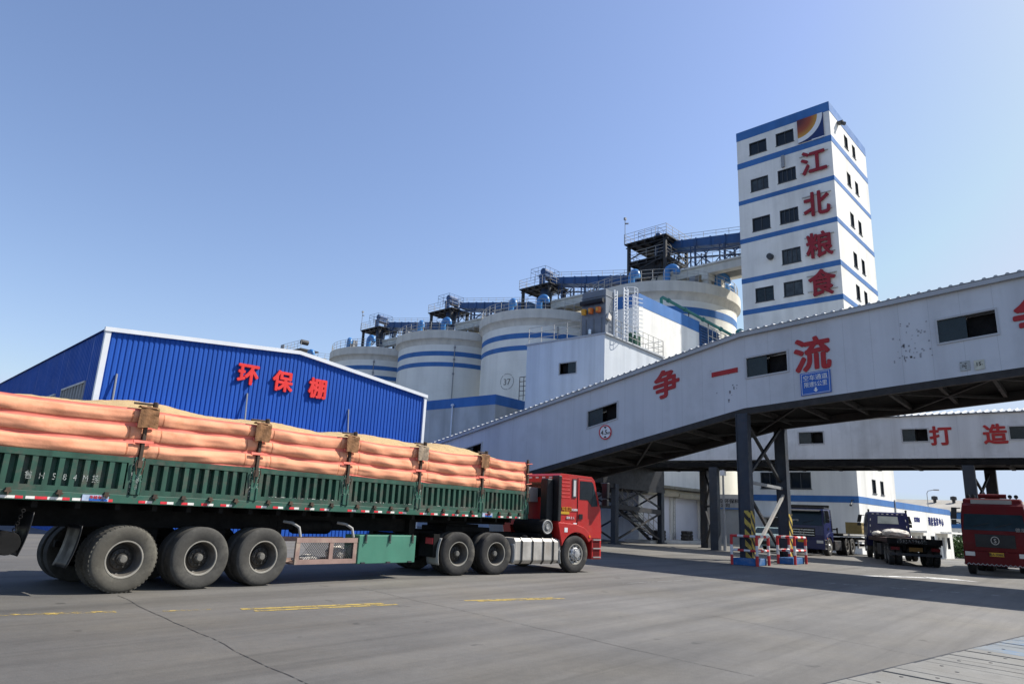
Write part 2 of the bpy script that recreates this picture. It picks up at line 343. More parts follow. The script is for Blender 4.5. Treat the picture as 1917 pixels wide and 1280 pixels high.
def window(parent, f, h, depth, fmat=alu, fw=.05, mull=(), pane=glass, open_half=None, proud=.0, name="window", sill=0):
    b = MB(); u0, u1, v0, v1 = h
    d0, d1 = -proud, depth
    b.fbox(f, u0 - proud, u1 + proud, v0 - proud, v0 + fw, d0, d1); b.fbox(f, u0 - proud, u1 + proud, v1 - fw, v1 + proud, d0, d1)
    b.fbox(f, u0 - proud, u0 + fw, v0 + fw, v1 - fw, d0, d1); b.fbox(f, u1 - fw, u1 + proud, v0 + fw, v1 - fw, d0, d1)
    if sill: b.fbox(f, u0 - .05, u1 + .05, v0 - .05, v0 - .002, -sill, .0)
    for q in mull:
        um = u0 + (u1 - u0) * q; b.fbox(f, um - fw * .5, um + fw * .5, v0 + fw, v1 - fw, depth * .4, d1 - .005)
    o = b.build(name, fmat, parent)
    p = MB()
    if open_half is None: p.fbox(f, u0 + fw, u1 - fw, v0 + fw, v1 - fw, depth * .7, depth * .7 + .01)
    else:
        um = (u0 + u1) / 2
        p.fbox(f, u0 + fw, um, v0 + fw, v1 - fw, depth * .5, depth * .5 + .01)
    p.build("pane", pane, o)
    if open_half is not None:
        g = MB(); g.fbox(f, um, u1 - fw, v0 + fw, v1 - fw, depth + .3, depth + .31); g.build("dark_opening", black_void, o)
    return o

def railing(mb, pts, h=1.05, step=1.2, r=.02, rails=(1.0, .5), closed=False):
    pts = [Vector(p) for p in pts]
    if closed: pts = pts + [pts[0]]
    for a, b in zip(pts, pts[1:]):
        n = max(1, round((b - a).length / step))
        for i in range(n + 1):
            p = a.lerp(b, i / n); mb.bar(p, p + Vector((0, 0, h)), r * 1.6)
        for q in rails: mb.bar(a + Vector((0, 0, h * q)), b + Vector((0, 0, h * q)), r * 1.6)

# two building grids of the plant, turned a few degrees from the truck's heading
TA = R(-3.0); ux = Vector((math.cos(TA), math.sin(TA), 0)); uy = Vector((-math.sin(TA), math.cos(TA), 0))
TK = 1.165        # size of the silo plant's drawing unit in metres
def TL(x, y, z=0): v = (ux * x + uy * y) * TK; return (v.x, v.y, -.2475 + z * TK)

# ---------------------------------------------------------------- ground
def gh(x):
    t = min(1, max(0, (x - 42) / 56)); return -1.2 * t * t * (3 - 2 * t)
g = MB(); xs = [-900, -300, -60, -20, 0, 20, 40, 44] + [44 + i * 2.8 for i in range(1, 21)] + [130, 300, 1500]
ys = [-1200, -300, -80, -30, 0, 30, 80, 300, 1200]
for x in xs:
    for y in ys: g.v.append(Vector((x, y, gh(x))))
for i in range(len(xs) - 1):
    for j in range(len(ys) - 1):
        a = i * len(ys) + j; g.face([a, a + len(ys), a + len(ys) + 1, a + 1])
struct(g.build("ground", ground_material(), smooth=180))
joint_mat = worn_paint("joint_tar", (.05, .048, .045), .45, 6)
def strip(name, pts, wdt, m, z=.004):
    b = MB(); pts = [Vector((p[0], p[1], z)) for p in pts]; o = len(b.v)
    for i, p in enumerate(pts):
        d = (pts[min(i + 1, len(pts) - 1)] - pts[max(i - 1, 0)]).normalized(); n = Vector((-d.y, d.x, 0)) * (wdt[i] if isinstance(wdt, list) else wdt) / 2
        b.v += [p - n, p + n]
    for i in range(len(pts) - 1): b.face([o + 2 * i, o + 2 * i + 2, o + 2 * i + 3, o + 2 * i + 1])
    return struct(b.build(name, m, recalc=False))
def wob(a, b, n=14, k=.03):
    a = Vector((*a, 0)); b = Vector((*b, 0)); return [tuple((a.lerp(b, i / n) + Vector((random.uniform(-k, k), random.uniform(-k, k), 0)))[:2]) for i in range(n + 1)]
strip("pavement_joint", wob((4.73, 11.8), (3.5, 3.0), 22), .013, joint_mat)
strip("pavement_joint", wob((8.75, 11.0), (7.5, 2.9), 20), .010, joint_mat)
strip("pavement_joint", wob((11.6, 5.2), (10.3, 1.3), 12), .009, joint_mat)
strip("pavement_joint", wob((14.5, 9.5), (16, -6), 20), .008, joint_mat)
strip("pavement_joint", wob((15.0, 9.0), (33, 7.0), 20), .03, worn_paint("pale_joint", (.34, .34, .33), .47, 3))
yel = worn_paint("worn_yellow_paint", (.40, .29, .07), .455, 6); yel2 = worn_paint("faded_yellow_paint", (.42, .30, .08), .54, 6)
strip("road_marking", [(5.55, 9.60), (7.72, 9.08)], .13, yel); strip("road_marking", [(5.62, 9.36), (7.85, 8.88)], .10, yel)
strip("road_marking", [(9.2, 8.66), (11.05, 8.12)], .09, yel); strip("road_marking", [(9.36, 8.50), (11.15, 7.94)], .10, yel)
strip("road_marking", [(2.2, 10.75), (4.1, 10.2)], .16, yel2); strip("road_marking", [(4.6, 9.95), (5.2, 9.78)], .08, yel2)
wht = worn_paint("worn_white_paint", (.62, .62, .60), .44, 3)
strip("road_arrow", [(26.6, 6.5), (27.9, 5.6), (28.6, 4.9)], [.25, .5, .45], wht)
strip("road_arrow", [(28.6, 4.9), (28.9, 4.1), (28.6, 3.4)], [1.1, .7, .05], wht, .008)
strip("road_marking", [(21.6, 6.4), (23.0, 2.2)], .07, worn_paint("thin_white_paint", (.5, .5, .5), .5, 3))

# ---------------------------------------------------------------- plank deck, lower right
dk = thing("weighbridge_deck", "grey plank deck with bolted boards and blue paint patches beside the concrete yard", "deck", (7.75, 2.31, 0), R(-10.2))
b = MB(); b.box(-3, 12, -.05, .0, -.1, .012); b.build("edge_angle", dark_steel, dk)
bp = mat("deck_plank_painted", (.17, .185, .19), .7, var=.2, scale=3, dirt=(.05, .18, .36), damt=.85, dscale=1.6)
x = -3.0; k = 0
while x < 11.5:
    wd = .28 + random.uniform(-.01, .01); b = MB(); zt = .016 + random.uniform(0, .012); b.box(x, x + wd - (.03 if k % 3 == 2 else .008), -3.2, -.055, -.04, zt)
    b.build("plank", bp if 3.9 < x < 6.2 else plank_mat, dk, bevel=.004)
    if k % 3 != 1:
        q = MB(); q.lathe([(.022, zt - .01), (.022, zt + .003), (.012, zt + .005)], 8, c=(x + wd * .5, -.3 - .25 * (k % 2), 0)); q.build("bolt", dark_steel, dk)
    x += wd; k += 1

# ---------------------------------------------------------------- grain tower
tw = thing("grain_tower", "tall white tower with blue bands and dark red characters down its shaded face", "tower", TL(53.75, 16.0), TA, unit=TK)
TWY, TWX, TWZ = 8.06, 9.6, 35.97
fl = lambda u, v, d: (d, u, v)                     # left face: u along +y, seen from -x
fr = lambda u, v, d: (u, d, v)                     # right face, seen from -y
rows = [(33.4, 34.6), (29.85, 31.05), (26.1, 27.35), (22.5, 23.8), (19.7, 20.95)]
hl = []
for i, (a, c) in enumerate(rows):
    hl.append((2.98, 4.52, a, c))
    if i != 3: hl.append((5.35, 6.92, a - .05, c - .05))
hl += [(5.72, 7.15, 4.35, 5.6), (3.25, 4.85, 4.35, 5.6), (5.35, 6.85, -.8, 2.05)]
hr = []
for a, c in rows + [(4.25, 5.3)]:
    hr += [(3.45, 4.45, a, c), (5.55, 6.45, a, c)]
b = MB(); b.holed(fl, [0, TWY], [-1, TWZ], hl, .22); b.holed(fr, [0, TWX], [-1, TWZ], hr, .22)
b.add([(TWX, 0, -1), (TWX, TWY, -1), (TWX, TWY, TWZ), (TWX, 0, TWZ)], [(0, 1, 2, 3)])
b.add([(0, TWY, -1), (TWX, TWY, -1), (TWX, TWY, TWZ), (0, TWY, TWZ)], [(0, 1, 2, 3)])
b.add([(0, 0, TWZ - .4), (TWX, 0, TWZ - .4), (TWX, TWY, TWZ - .4), (0, TWY, TWZ - .4)], [(0, 1, 2, 3)])
b.build("wall", white_paint, tw)
for z0, z1 in [(35.12, 35.98), (32.32, 32.87), (28.82, 29.22), (25.18, 25.6), (21.52, 21.96), (18.72, 19.15), (3.40, 3.87)]:
    b = MB(); b.prism([(-.02, -.02), (TWX + .02, -.02), (TWX + .02, .0), (.0, .0), (.0, TWY + .02), (-.02, TWY + .02)], 'z', z0, z1)
    b.build("blue_band", blue_band, tw)
curtain = mat("pale_curtain_glass", (.045, .055, .06), .2, var=.4, scale=3, spec=.3)
for h in hl[:-1]: window(tw, fl, h, .18, dark_frame, .06, random.choice([(.33, .66), (.5,), (.5,), (.25, .5, .75)]), random.choice([glass, glass, pane_mat, curtain]), sill=.05)
for h in hr: window(tw, fr, h, .18, dark_frame, .05, (.5,), random.choice([glass, pane_mat, curtain]), sill=.05)
b = MB(); b.fbox(fl, *hl[-1], .16, .2); d = b.build("door", dark_frame, tw)
b = MB(); b.fbox(fl, 4.9, 7.3, 2.15, 2.3, -.9, -.03); b.build("canopy", white_paint, tw)
b = MB(); b.lathe([(.24, -.4), (.27, -.1), (.27, -.04)], 16, 'x', (0, 5.45, 23.4)); b.build("exhaust_vent", dark_frame, tw)
b = MB(); b.box(-.2, -.03, 3.85, 4.1, 31.2, 32.3); b.build("air_conditioner", grey_steel, tw)
for ch, z in zip("江北粮食", (30.85, 27.1, 23.5, 20.3)):
    text_part("sign_character", ch, 2.25, (-.02, 1.45, z), (0, -1, 0), (0, 0, 1), dark_red_letter, tw, .022, .06, .95, .15)
for z in (31.6, 30.1, 27.9, 26.4, 24.3, 22.8, 21.0, 19.7):
    b = MB(); b.box(-.12, -.03, .3, 2.6, z, z + .04); b.build("letter_rail", rail_steel, tw)
# emblem board: dark red to gold quarter disc, white arc, navy ground
eb = MB(); eb.box(-.14, -.03, .5, 2.6, 32.95, 35.1); eb = eb.build("emblem_board", mat("emblem_navy", (.012, .03, .12), .4, var=.05), tw)
def sector(r0, r1, x0, x1, y1, zt, sy, sz, n=20):
    q = MB()
    o1 = [(y1 - sy * r1 * math.cos(a), zt - sz * r1 * math.sin(a)) for a in [math.pi / 2 * i / n for i in range(n + 1)]]
    i1 = [(y1 - sy * r0 * math.cos(a), zt - sz * r0 * math.sin(a)) for a in [math.pi / 2 * i / n for i in range(n + 1)]]
    for k in range(n):
        P = [o1[k], o1[k + 1], i1[k + 1], i1[k]]
        q.hexa([(x0, *p) for p in P] + [(x1, *p) for p in P])
    return q
sector(.02, .80, -.155, -.145, 2.6, 35.1, 2.1, 2.15).build("emblem_disc", logo_material(), eb)
sector(.80, .99, -.157, -.146, 2.6, 35.1, 2.1, 2.15).build("emblem_arc", sign_white, eb)
b = MB(); b.fbox(fl, .45, 1.5, 32.85, 32.93, -.15, -.03); b.build("emblem_ledge", white_trim, tw)
b = MB(); b.box(1.7, 2.2, -.5, -.03, 34.75, 34.9); b.tube([(1.95, -.35, 34.75), (1.95, -.6, 34.6)], .16, 10); b.build("floodlight", dark_frame, tw)
b = MB(); b.tube([(-.05, .35, 3.6), (-.45, .35, 3.55), (-.45, .35, 3.3)], .04, 6); b.tube([(-.45, .35, 3.35), (-.7, .35, 3.2)], .09, 8); b.build("security_camera", dark_frame, tw)
b = MB(); b.tube([(8.95, -.06, -.8), (8.95, -.06, 4.0)], .05, 6); b.build("downpipe", grey_steel, tw)

# low office wing on the right
lo = thing("dispatch_office", "low white office wing with blue band and blue characters joined to the tall tower", "office building", TL(53.75 + TWX + .02, 16.0), TA, unit=TK)
X0 = 53.75 + TWX + .02; LX = 82.45 - X0
ho = [(a - X0, c - X0, z0, z1) for a, c, z0, z1 in [(65.3, 66.2, .15, 1.4), (70.6, 72.0, .15, 1.3), (73.6, 75.1, .15, 1.3), (80.0, 81.25, .1, 1.2)]]
hd = [(a - X0, c - X0, z0, z1) for a, c, z0, z1 in [(67.0, 68.1, -.75, 1.25), (69.0, 70.1, -.75, 1.25), (76.3, 77.2, -.75, 1.2), (77.9, 79.1, -.75, 1.2)]]
b = MB(); b.holed(fr, [0, LX], [-1, 3.88], ho + hd, .18); b.add([(LX, 0, -1), (LX, 7, -1), (LX, 7, 3.88), (LX, 0, 3.88)], [(0, 1, 2, 3)])
b.add([(0, 0, 3.6), (LX, 0, 3.6), (LX, 7, 3.6), (0, 7, 3.6)], [(0, 1, 2, 3)]); b.add([(0, 7, -1), (LX, 7, -1), (LX, 7, 3.88), (0, 7, 3.88)], [(0, 1, 2, 3)])
b.build("wall", white_paint, lo)
b = MB(); b.prism([(0, -.02), (LX + .02, -.02), (LX + .02, 7), (LX, 7), (LX, 0), (0, 0)], 'z', 3.38, 3.9); b.build("blue_band", blue_band, lo)
for h in ho: window(lo, fr, h, .14, dark_frame, .05, (.5,))
for h in hd:
    b = MB(); b.fbox(fr, *h, .12, .16); d = b.build("door", mat("door_brown", (.30, .22, .17), .5, var=.15) if h[0] < 5 else grey_steel, lo)
    b = MB(); b.tube([fr(h[0] + .12, .1, .1), fr(h[0] + .12, .35, .1)], .02, 6); b.build("handle", chrome, d)
for a, c in ((66.6, 71.2), (75.6, 80.6)):
    b = MB(); b.box(a - X0, c - X0, -1.3, -.0, 1.55, 1.72); b.build("canopy", white_paint, lo)
for i, ch in enumerate("调度指挥中心"):
    text_part("sign_character", ch, .82, (73.6 + i * 1.02 - X0, -.02, 2.6), (1, 0, 0), (0, 0, 1), mat("navy_lettering", (.02, .03, .16), .5, var=0) if i == 0 else bpy.data.materials["navy_lettering"], lo, 0, .03)
for i, ch in enumerate("智慧粮库"):
    text_part("sign_character", ch, .46, (68.55 + i * .52 - X0, -.02, 2.62), (1, 0, 0), (0, 0, 1), bpy.data.materials["navy_lettering"], lo, 0, .02)

# ---------------------------------------------------------------- silos
SY = [35.05 + 15.75 * k for k in range(5)]
slabels = ["nearest grain silo, beside the tall tower, its right edge catching the sun", "grain silo marked 37 behind the ribbed transfer house",
           "grain silo right of the blue shed with two full blue stripes", "grain silo half hidden behind the blue shed roof slope", "farthest grain silo, only its rim deck showing over the blue shed"]
def gooseneck(parent, x, y, z0, h, r, yaw, m=None):
    b = MB(); d = Vector((math.cos(yaw), math.sin(yaw), 0)); P = [Vector((x, y, z0)), Vector((x, y, z0 + h))]
    R0 = r * 1.5
    for i in range(1, 13):
        a = math.pi * i / 12; P.append(Vector((x, y, z0 + h)) + d * (R0 - R0 * math.cos(a)) + Vector((0, 0, R0 * math.sin(a))))
    P.append(P[-1] - Vector((0, 0, r * .5)))
    b.tube(P, r, 14); return b.build("gooseneck_vent", m or vent_blue, parent, smooth=50)
for k, y in enumerate(SY):
    s = thing("grain_silo", slabels[k], "silo", TL(59, y, -.8), TA, "grain silos in a row", unit=TK)
    b = MB(); b.lathe([(7.25, -.3), (7.25, 22.3)], 72); b.build("wall", silo_paint, s, smooth=40)
    b = MB(); b.lathe([(7.0, 22.0), (7.25, 22.02), (7.30, 22.35), (7.45, 22.62), (7.68, 22.75), (7.68, 23.75), (7.55, 23.8), (6.9, 23.8)], 72, closed=True); b.build("cornice", concrete_lt, s, smooth=35)
    b = MB(); b.lathe([(7.4, 23.78), (4.5, 24.35), (.8, 24.9), (.0, 24.95)], 48); b.build("roof", concrete_lt, s, smooth=60)
    for z0, z1 in (((20.7, 21.4),) if k == 0 else ((20.62, 21.2), (19.28, 19.82))):
        b = MB(); b.lathe([(7.24, z0), (7.265, z0), (7.265, z1), (7.24, z1)], 72, closed=True); b.build("blue_band", blue_band, s, smooth=40)
    b = MB(); n = 44; P = [Vector((7.45 * math.cos(2 * math.pi * i / n), 7.45 * math.sin(2 * math.pi * i / n), 23.78)) for i in range(n)]
    for i in range(n):
        p, q = P[i], P[(i + 1) % n]; b.bar(p, p + Vector((0, 0, 1.15)), .045)
        for hh in (.4, .8, 1.15): b.bar(p + Vector((0, 0, hh)), q + Vector((0, 0, hh)), .035)
    b.build("guardrail", rail_steel, s)
    if k < 4:
        aa = R([200, 232, 229, 225, 220][k]); b = MB(); c, sn = math.cos(aa), math.sin(aa)
        b.tube([(7.31 * c, 7.31 * sn, 3), (7.31 * c, 7.31 * sn, 22.0)], .05, 6)
        for zz in (12, 15, 18.3, 20.1, 21.6): b.box(7.31 * c - .09, 7.31 * c + .09, 7.31 * sn - .09, 7.31 * sn + .09, zz, zz + .22)
        b.build("conduit", grey_steel, s)
    for ang, rr, hh in [(215, 6.6, 1.0), (262, 6.7, 1.0), (185, 6.5, .8), (290, 6.4, 1.0)]:
        if k == 4 and ang > 250: continue
        gooseneck(s, rr * math.cos(R(ang)), rr * math.sin(R(ang)), 23.8, hh, .33, R(ang + 60))
    for q in range(9):
        a = random.uniform(0, 6.28) if q else 4; r0 = 2.2 + q * .5; a = q * 2.4 + k; xx, yy = r0 * math.cos(a), r0 * math.sin(a)
        b = MB(); b.box(xx - .35, xx + .35, yy - .3, yy + .3, 24.0, 24.6 + random.uniform(.1, .7)); b.box(xx - .4, xx + .4, yy - .35, yy + .35, 24.45, 24.5); b.build("roof_hatch", grey_steel, s)
    if k == 1:
        a0 = math.atan2(49.67 - y, 51.84 - 59); mrk = mat("faded_marking", (.22, .22, .20), .8, var=.3, scale=6)
        nrm = Vector((math.cos(a0), math.sin(a0), 0)); rt = Vector((math.sin(a0), -math.cos(a0), 0)) * -1
        rt = Vector((0, 0, 1)).cross(nrm); O = nrm * 7.27 + Vector((0, 0, 15.95))
        text_part("painted_number", "37", .95, O, rt, (0, 0, 1), mrk, s, .0, .012)
        b = MB()
        for i in range(40):
            a1, a2 = 2 * math.pi * i / 40, 2 * math.pi * (i + 1) / 40
            if i % 9 == 4: continue
            ra = lambda a, r: O + rt * (r * math.cos(a)) + Vector((0, 0, r * math.sin(a))) + nrm * (.015 - (1 - math.cos(r * math.cos(a) / 7.25)) * 7.25)
            b.add([ra(a1, .82), ra(a2, .82), ra(a2, .87), ra(a1, .87)], [(0, 1, 2, 3)])
        b.build("painted_ring", mrk, s)
    if k == 0:
        b = MB(); b.add([Vector((7.63 * math.cos(a), 7.63 * math.sin(a), z)) for a, z in [(R(233), 23.2), (R(236), 23.2), (R(236), 23.6), (R(233), 23.6)]], [(0, 1, 2, 3)])
        for q in range(16):
            a = R(232 + random.uniform(0, 12)); z = 23.0 + random.uniform(0, .65); d_ = R(random.uniform(.2, .9)); h_ = random.uniform(.06, .25)
            b.add([Vector((7.64 * math.cos(t), 7.64 * math.sin(t), zz)) for t, zz in [(a, z), (a + d_, z), (a + d_, z + h_), (a, z + h_)]], [(0, 1, 2, 3)])
        b.build("flaked_patch", black_void, s)

# ---------------------------------------------------------------- conveyor bridges and head platforms over the silos
def bridge(name, label, y0, y1, zc0, zc1, yb0, yb1, zb0, zb1, cols, hood=1.0):
    t = thing(name, label, "conveyor bridge", TL(58.2, y0, 0), TA, "blue conveyors over the silos", unit=TK)
    b = MB()    # enclosed conveyor
    b.hexa([(-.9, 0, zc0 - hood), (.9, 0, zc0 - hood), (.9, y1 - y0, zc1 - hood * .75), (-.9, y1 - y0, zc1 - hood * .75), (-.9, 0, zc0), (.9, 0, zc0), (.9, y1 - y0, zc1), (-.9, y1 - y0, zc1)])
    n = int((y1 - y0) / 1.5)
    for i in range(n + 1):
        yy = (y1 - y0) * i / n; z = zc0 + (zc1 - zc0) * i / n; b.box(-.96, .96, yy - .06, yy + .06, z - hood * (1 - .25 * i / n) - .06, z + .06)
    b.build("conveyor_housing", blue_steel, t)
    b = MB()
    L_ = y1 - y0
    for sx in (-1.1, 1.1):
        b.bar((sx, 0, zc0 - hood - .5), (sx, L_, zc1 - hood * .75 - .45), .14)
        for i in range(n + 1):
            f_ = i / n; yy = L_ * f_; zt = zc0 - hood + (zc1 - hood * .75 - zc0 + hood) * f_
            zb = zb0 + (zb1 - zb0) * ((y0 + yy) - yb0) / (yb1 - yb0)
            if i % 2 == 0:
                b.bar((sx, yy, zb), (sx, yy, zt), .16); b.bar((sx, yy + .5, zb), (sx, yy + .5, zt), .10)
                for q in range(5):
                    za, zc = zb + (zt - zb) * q / 5, zb + (zt - zb) * (q + 1) / 5; b.bar((sx, yy, za), (sx, yy + .5, zc), .05)
            elif i + 1 <= n:
                yq = L_ * (i + 1) / n; b.bar((sx, yy, zb + .2), (sx, yq, zt - .5), .07); b.bar((sx, yq, zb + .2), (sx, yy, zt - .5), .07)
    b.build("truss", navy_steel, t)
    b = MB(); railing(b, [(-1.0, 0, zc0), (-1.0, L_, zc1)], .55, 1.4, .02); railing(b, [(-1.5, yb0 - y0, zb0), (-1.5, yb1 - y0, zb1)], 1.05, 1.4, .02); b.build("handrail", rail_steel, t)
    b = MB()
    for sx in (-1.55, .75): b.hexa([(sx, yb0 - y0, zb0 - .95), (sx + .8, yb0 - y0, zb0 - .95), (sx + .8, yb1 - y0, zb1 - .95), (sx, yb1 - y0, zb1 - .95), (sx, yb0 - y0, zb0 - .18), (sx + .8, yb0 - y0, zb0 - .18), (sx + .8, yb1 - y0, zb1 - .18), (sx, yb1 - y0, zb1 - .18)])
    b.hexa([(-1.7, yb0 - y0, zb0 - .17), (1.7, yb0 - y0, zb0 - .17), (1.7, yb1 - y0, zb1 - .17), (-1.7, yb1 - y0, zb1 - .17), (-1.7, yb0 - y0, zb0), (1.7, yb0 - y0, zb0), (1.7, yb1 - y0, zb1), (-1.7, yb1 - y0, zb1)])
    b.build("concrete_beam", concrete_lt, t)
    for yy in cols:
        b = MB()
        for sx in (-1.6, 1.0): b.box(sx, sx + .6, yy - y0 - .3, yy - y0 + .3, 22.6, zb0 - .96)
        b.box(-1.7, 1.7, yy - y0 - .35, yy - y0 + .35, zb0 - 1.6, zb0 - .97); b.build("concrete_frame", concrete_lt, t)
    return t
bridge("conveyor_bridge", "blue enclosed conveyor running into the tall tower", 24.1, 33.2, 27.75, 28.9, 24.1, 35, 25.35, 25.3, (28.9,))
bridge("conveyor_bridge", "blue enclosed conveyor between the tall dark head frame and silo 37", 37.0, 48.4, 26.15, 28.25, 38.5, 48.4, 25.1, 25.1, (42.6,))
bridge("conveyor_bridge", "blue enclosed conveyor rising above the gap left of silo 37", 52.0, 64.0, 25.9, 28.0, 54, 64.0, 24.95, 24.95, (58.3,))
bridge("conveyor_bridge", "blue enclosed conveyor over the silo half hidden by the blue shed", 68.4, 79.5, 26.0, 27.8, 70, 79.5, 24.9, 24.9, (74.2,))
def head_frame(label, y0, y1, x0, x1, zd, ztop, mid=None, big=False, mast=True):
    t = thing("head_platform", label, "steel platform", TL(x0, y0, 0), TA, "head platforms on the silo roofs", unit=TK)
    W_, L_ = x1 - x0, y1 - y0
    for px, py in ((0, 0), (W_, 0), (0, L_), (W_, L_)):
        b = MB(); b.bar((px, py, 23.2), (px, py, zd), .28); b.build("leg", dark_steel, t)
    def deck(z, e=.35):
        b = MB(); b.box(-e, W_ + e, -e, L_ + e, z - .12, z)
        for i in range(5): yy = L_ * i / 4; b.box(-e, W_ + e, yy - .06, yy + .06, z - .34, z - .125)
        for i in range(3): xx = W_ * i / 2; b.box(xx - .07, xx + .07, -e, L_ + e, z - .42, z - .345)
        b.build("deck", dark_steel, t)
        b = MB(); railing(b, [(-e, -e, z), (W_ + e, -e, z), (W_ + e, L_ + e, z), (-e, L_ + e, z)], 1.05, 1.1, .02, (1, .66, .33), True); b.build("guardrail", rail_steel, t)
    deck(zd)
    if mid: deck(mid, .1)
    b = MB(); b.lathe([(.0, -.75), (.38, -.75), (.42, -.55), (.42, .55), (.38, .75), (0, .75)], 16, 'x', (W_ * .5, L_ * .4, ztop - .55)); b.box(W_ * .5 - .9, W_ * .5 + .9, L_ * .4 - .5, L_ * .4 + .5, ztop - 1.3, ztop - .95)
    for sx in (-.8, .8): b.box(W_ * .5 + sx - .08, W_ * .5 + sx + .08, L_ * .4 - .4, L_ * .4 + .4, zd, ztop - 1.3)
    b.build("drive_head", blue_steel, t)
    b = MB(); b.tube([(W_ * .5, L_ * .4, zd - .1), (W_ * .5, L_ * .4, 24.4)], [.75, .55], 12); b.build("discharge_chute", navy_steel, t)
    b = MB()
    if big:
        railing(b, [(.1, 0.3, ztop - 1.9), (W_ - .1, .3, ztop - 1.9)], .5)
        for k in range(3): b.bar((0, 0, 24 + k * 1.6), (W_, L_, 25.2 + k * 1.6), .1); b.bar((0, L_, 24 + k * 1.6), (0, 0, 25.2 + k * 1.6), .1); b.bar((W_, 0, 24 + k * 1.6), (0, 0, 25.2 + k * 1.6), .1)
        b.box(.6, W_ - .6, .8, L_ - .8, 25.2, 26.9)
    for sx in (-.35, .35): b.bar((-.6 , L_ * .25 + sx, 24), (-.6 + 2.2, L_ * .25 + sx, zd), .1)
    for k in range(10): f_ = k / 10; b.bar((-.6 + 2.2 * f_, L_ * .25 - .35, 24 + (zd - 24) * f_), (-.6 + 2.2 * f_, L_ * .25 + .35, 24 + (zd - 24) * f_), .06)
    b.build("stair", dark_steel, t)
    b = MB(); railing(b, [(0.1, L_ * .2, ztop - 1.5), (W_ - .1, L_ * .2, ztop - 1.5), (W_ - .1, L_ * .75, ztop - 1.5), (.1, L_ * .75, ztop - 1.5)], 1.3, .9, .018, (1, .66), True); b.build("cage", navy_steel, t)
    if not mast: return t
    b = MB(); b.tube([(-.3, L_ + .3, zd), (-.3, L_ + .3, zd + 3.0)], .035, 6); b.box(-.42, -.18, L_ + .2, L_ + .4, zd + 2.7, zd + 2.95); b.tube([(-.3, L_ + .3, zd + 2.3), (-.3, L_ - .1, zd + 2.2)], .08, 6); b.build("lamp_mast", grey_steel, t)
    return t
head_frame("tall dark two deck head frame on the silo next to the tower", 32.6, 36.8, 55.6, 59.8, 28.9, 30.2, 26.9, True)
head_frame("dark head platform with blue motor drum above silo 37", 47.6, 51.6, 55.9, 58.6, 27.0, 29.5, mast=False)
head_frame("dark head platform with blue drum on the silo with two full stripes", 64.0, 68.0, 55.9, 58.6, 26.9, 29.3, mast=False)
head_frame("dark head platform with lamp mast on the half hidden silo", 79.4, 83.4, 55.9, 58.6, 26.8, 29.2)
t = thing("rim_deck", "small steel deck with grey panel at the left end of the silo tops", "steel platform", TL(55.5, 98.2, .9), TA, unit=TK)
b = MB(); b.box(-2, 1.2, -1.5, 5, 24.3, 24.5); b.build("deck", dark_steel, t)
b = MB(); railing(b, [(-2, -1.5, 24.5), (-2, 5, 24.5), (1.2, 5, 24.5)], 1.3, 1.0, .025, (1, .66, .33)); b.build("guardrail", rail_steel, t)
b = MB(); b.box(-2.05, -1.95, 4.0, 5.0, 24.6, 25.8); b.build("panel", grey_steel, t)
b = MB(); b.lathe([(.0, -.6), (.4, -.6), (.4, .6), (0, .6)], 14, 'x', (-1.0, -.6, 25.7)); b.build("drive_head", dark_steel, t)

# ---------------------------------------------------------------- white working house with roller doors
wh = thing("roller_door_warehouse", "tall white warehouse with light blue top band and white roller doors under a mossy slab", "warehouse", (43.89, 24.98, 0), TA)
dh = [(.55, 4.45, .2, 3.3), (4.95, 8.85, .2, 3.25)]
b = MB(); b.holed(fr, [0, 9.5], [-.5, 18.25], dh, .25)
for P in ([(0, 0), (0, 5)], [(0, 5), (9.5, 5)], [(9.5, 5), (9.5, 0)]):
    b.add([(*P[0], -.5), (*P[1], -.5), (*P[1], 18.25), (*P[0], 18.25)], [(0, 1, 2, 3)])
b.add([(0, 0, 18), (9.5, 0, 18), (9.5, 5, 18), (0, 5, 18)], [(0, 1, 2, 3)]); b.build("wall", white_paint, wh)
for z0, z1 in ((17.27, 18.27), (5.5, 6.35)):
    b = MB(); b.prism([(-.02, -.02), (9.52, -.02), (9.52, 5), (9.5, 5), (9.5, 0), (0, 0), (0, 5), (-.02, 5)], 'z', z0, z1); b.build("blue_band", blue_band, wh)
for h in dh:
    b = MB(); b.fbox(fr, *h, .16, .2); b.build("roller_door", shutter_mat, wh)
    b = MB(); b.prism([(-.05, h[3] - .02), (-.5, h[3]), (-.62, h[3] + .25), (-.5, h[3] + .5), (-.05, h[3] + .55)], 'x', h[0] - .2, h[1] + .2); b.cur = 0
    o = b.build("roller_box", beige_box, wh)
b = MB(); b.box(-.2, 9.7, -.95, -.01, 3.85, 4.02)
for i in range(60): xx = -.2 + 9.8 * i / 60; b.box(xx, xx + .09, -.98, -.955, 3.80, 4.02 - random.uniform(0, .08))
b.build("canopy_slab", moss_slab, wh)
b = MB()
for sx in (4.58, 4.82): b.bar((sx, -.12, .2), (sx, -.12, 3.3), .05)
for i in range(10): b.bar((4.58, -.12, .4 + i * .3), (4.82, -.12, .4 + i * .3), .04)
b.build("wall_ladder", rail_steel, wh)
b = MB(); b.box(8.95, 9.4, -.06, -.01, .2, 1.35); b.build("control_box", sign_black, wh)
b = MB(); b.box(6.5, 20.6, -7.2, -2.8, 9.6, 13.2); b.build("added_shade_box", house_sheet, wh)  # added box, unseen from the camera, that casts shade on the roller doors
ap = MB(); ap.box(42.5, 53.8, 23.3, 25.3, -.1, .18); struct(ap.build("loading_apron", wall_grey))

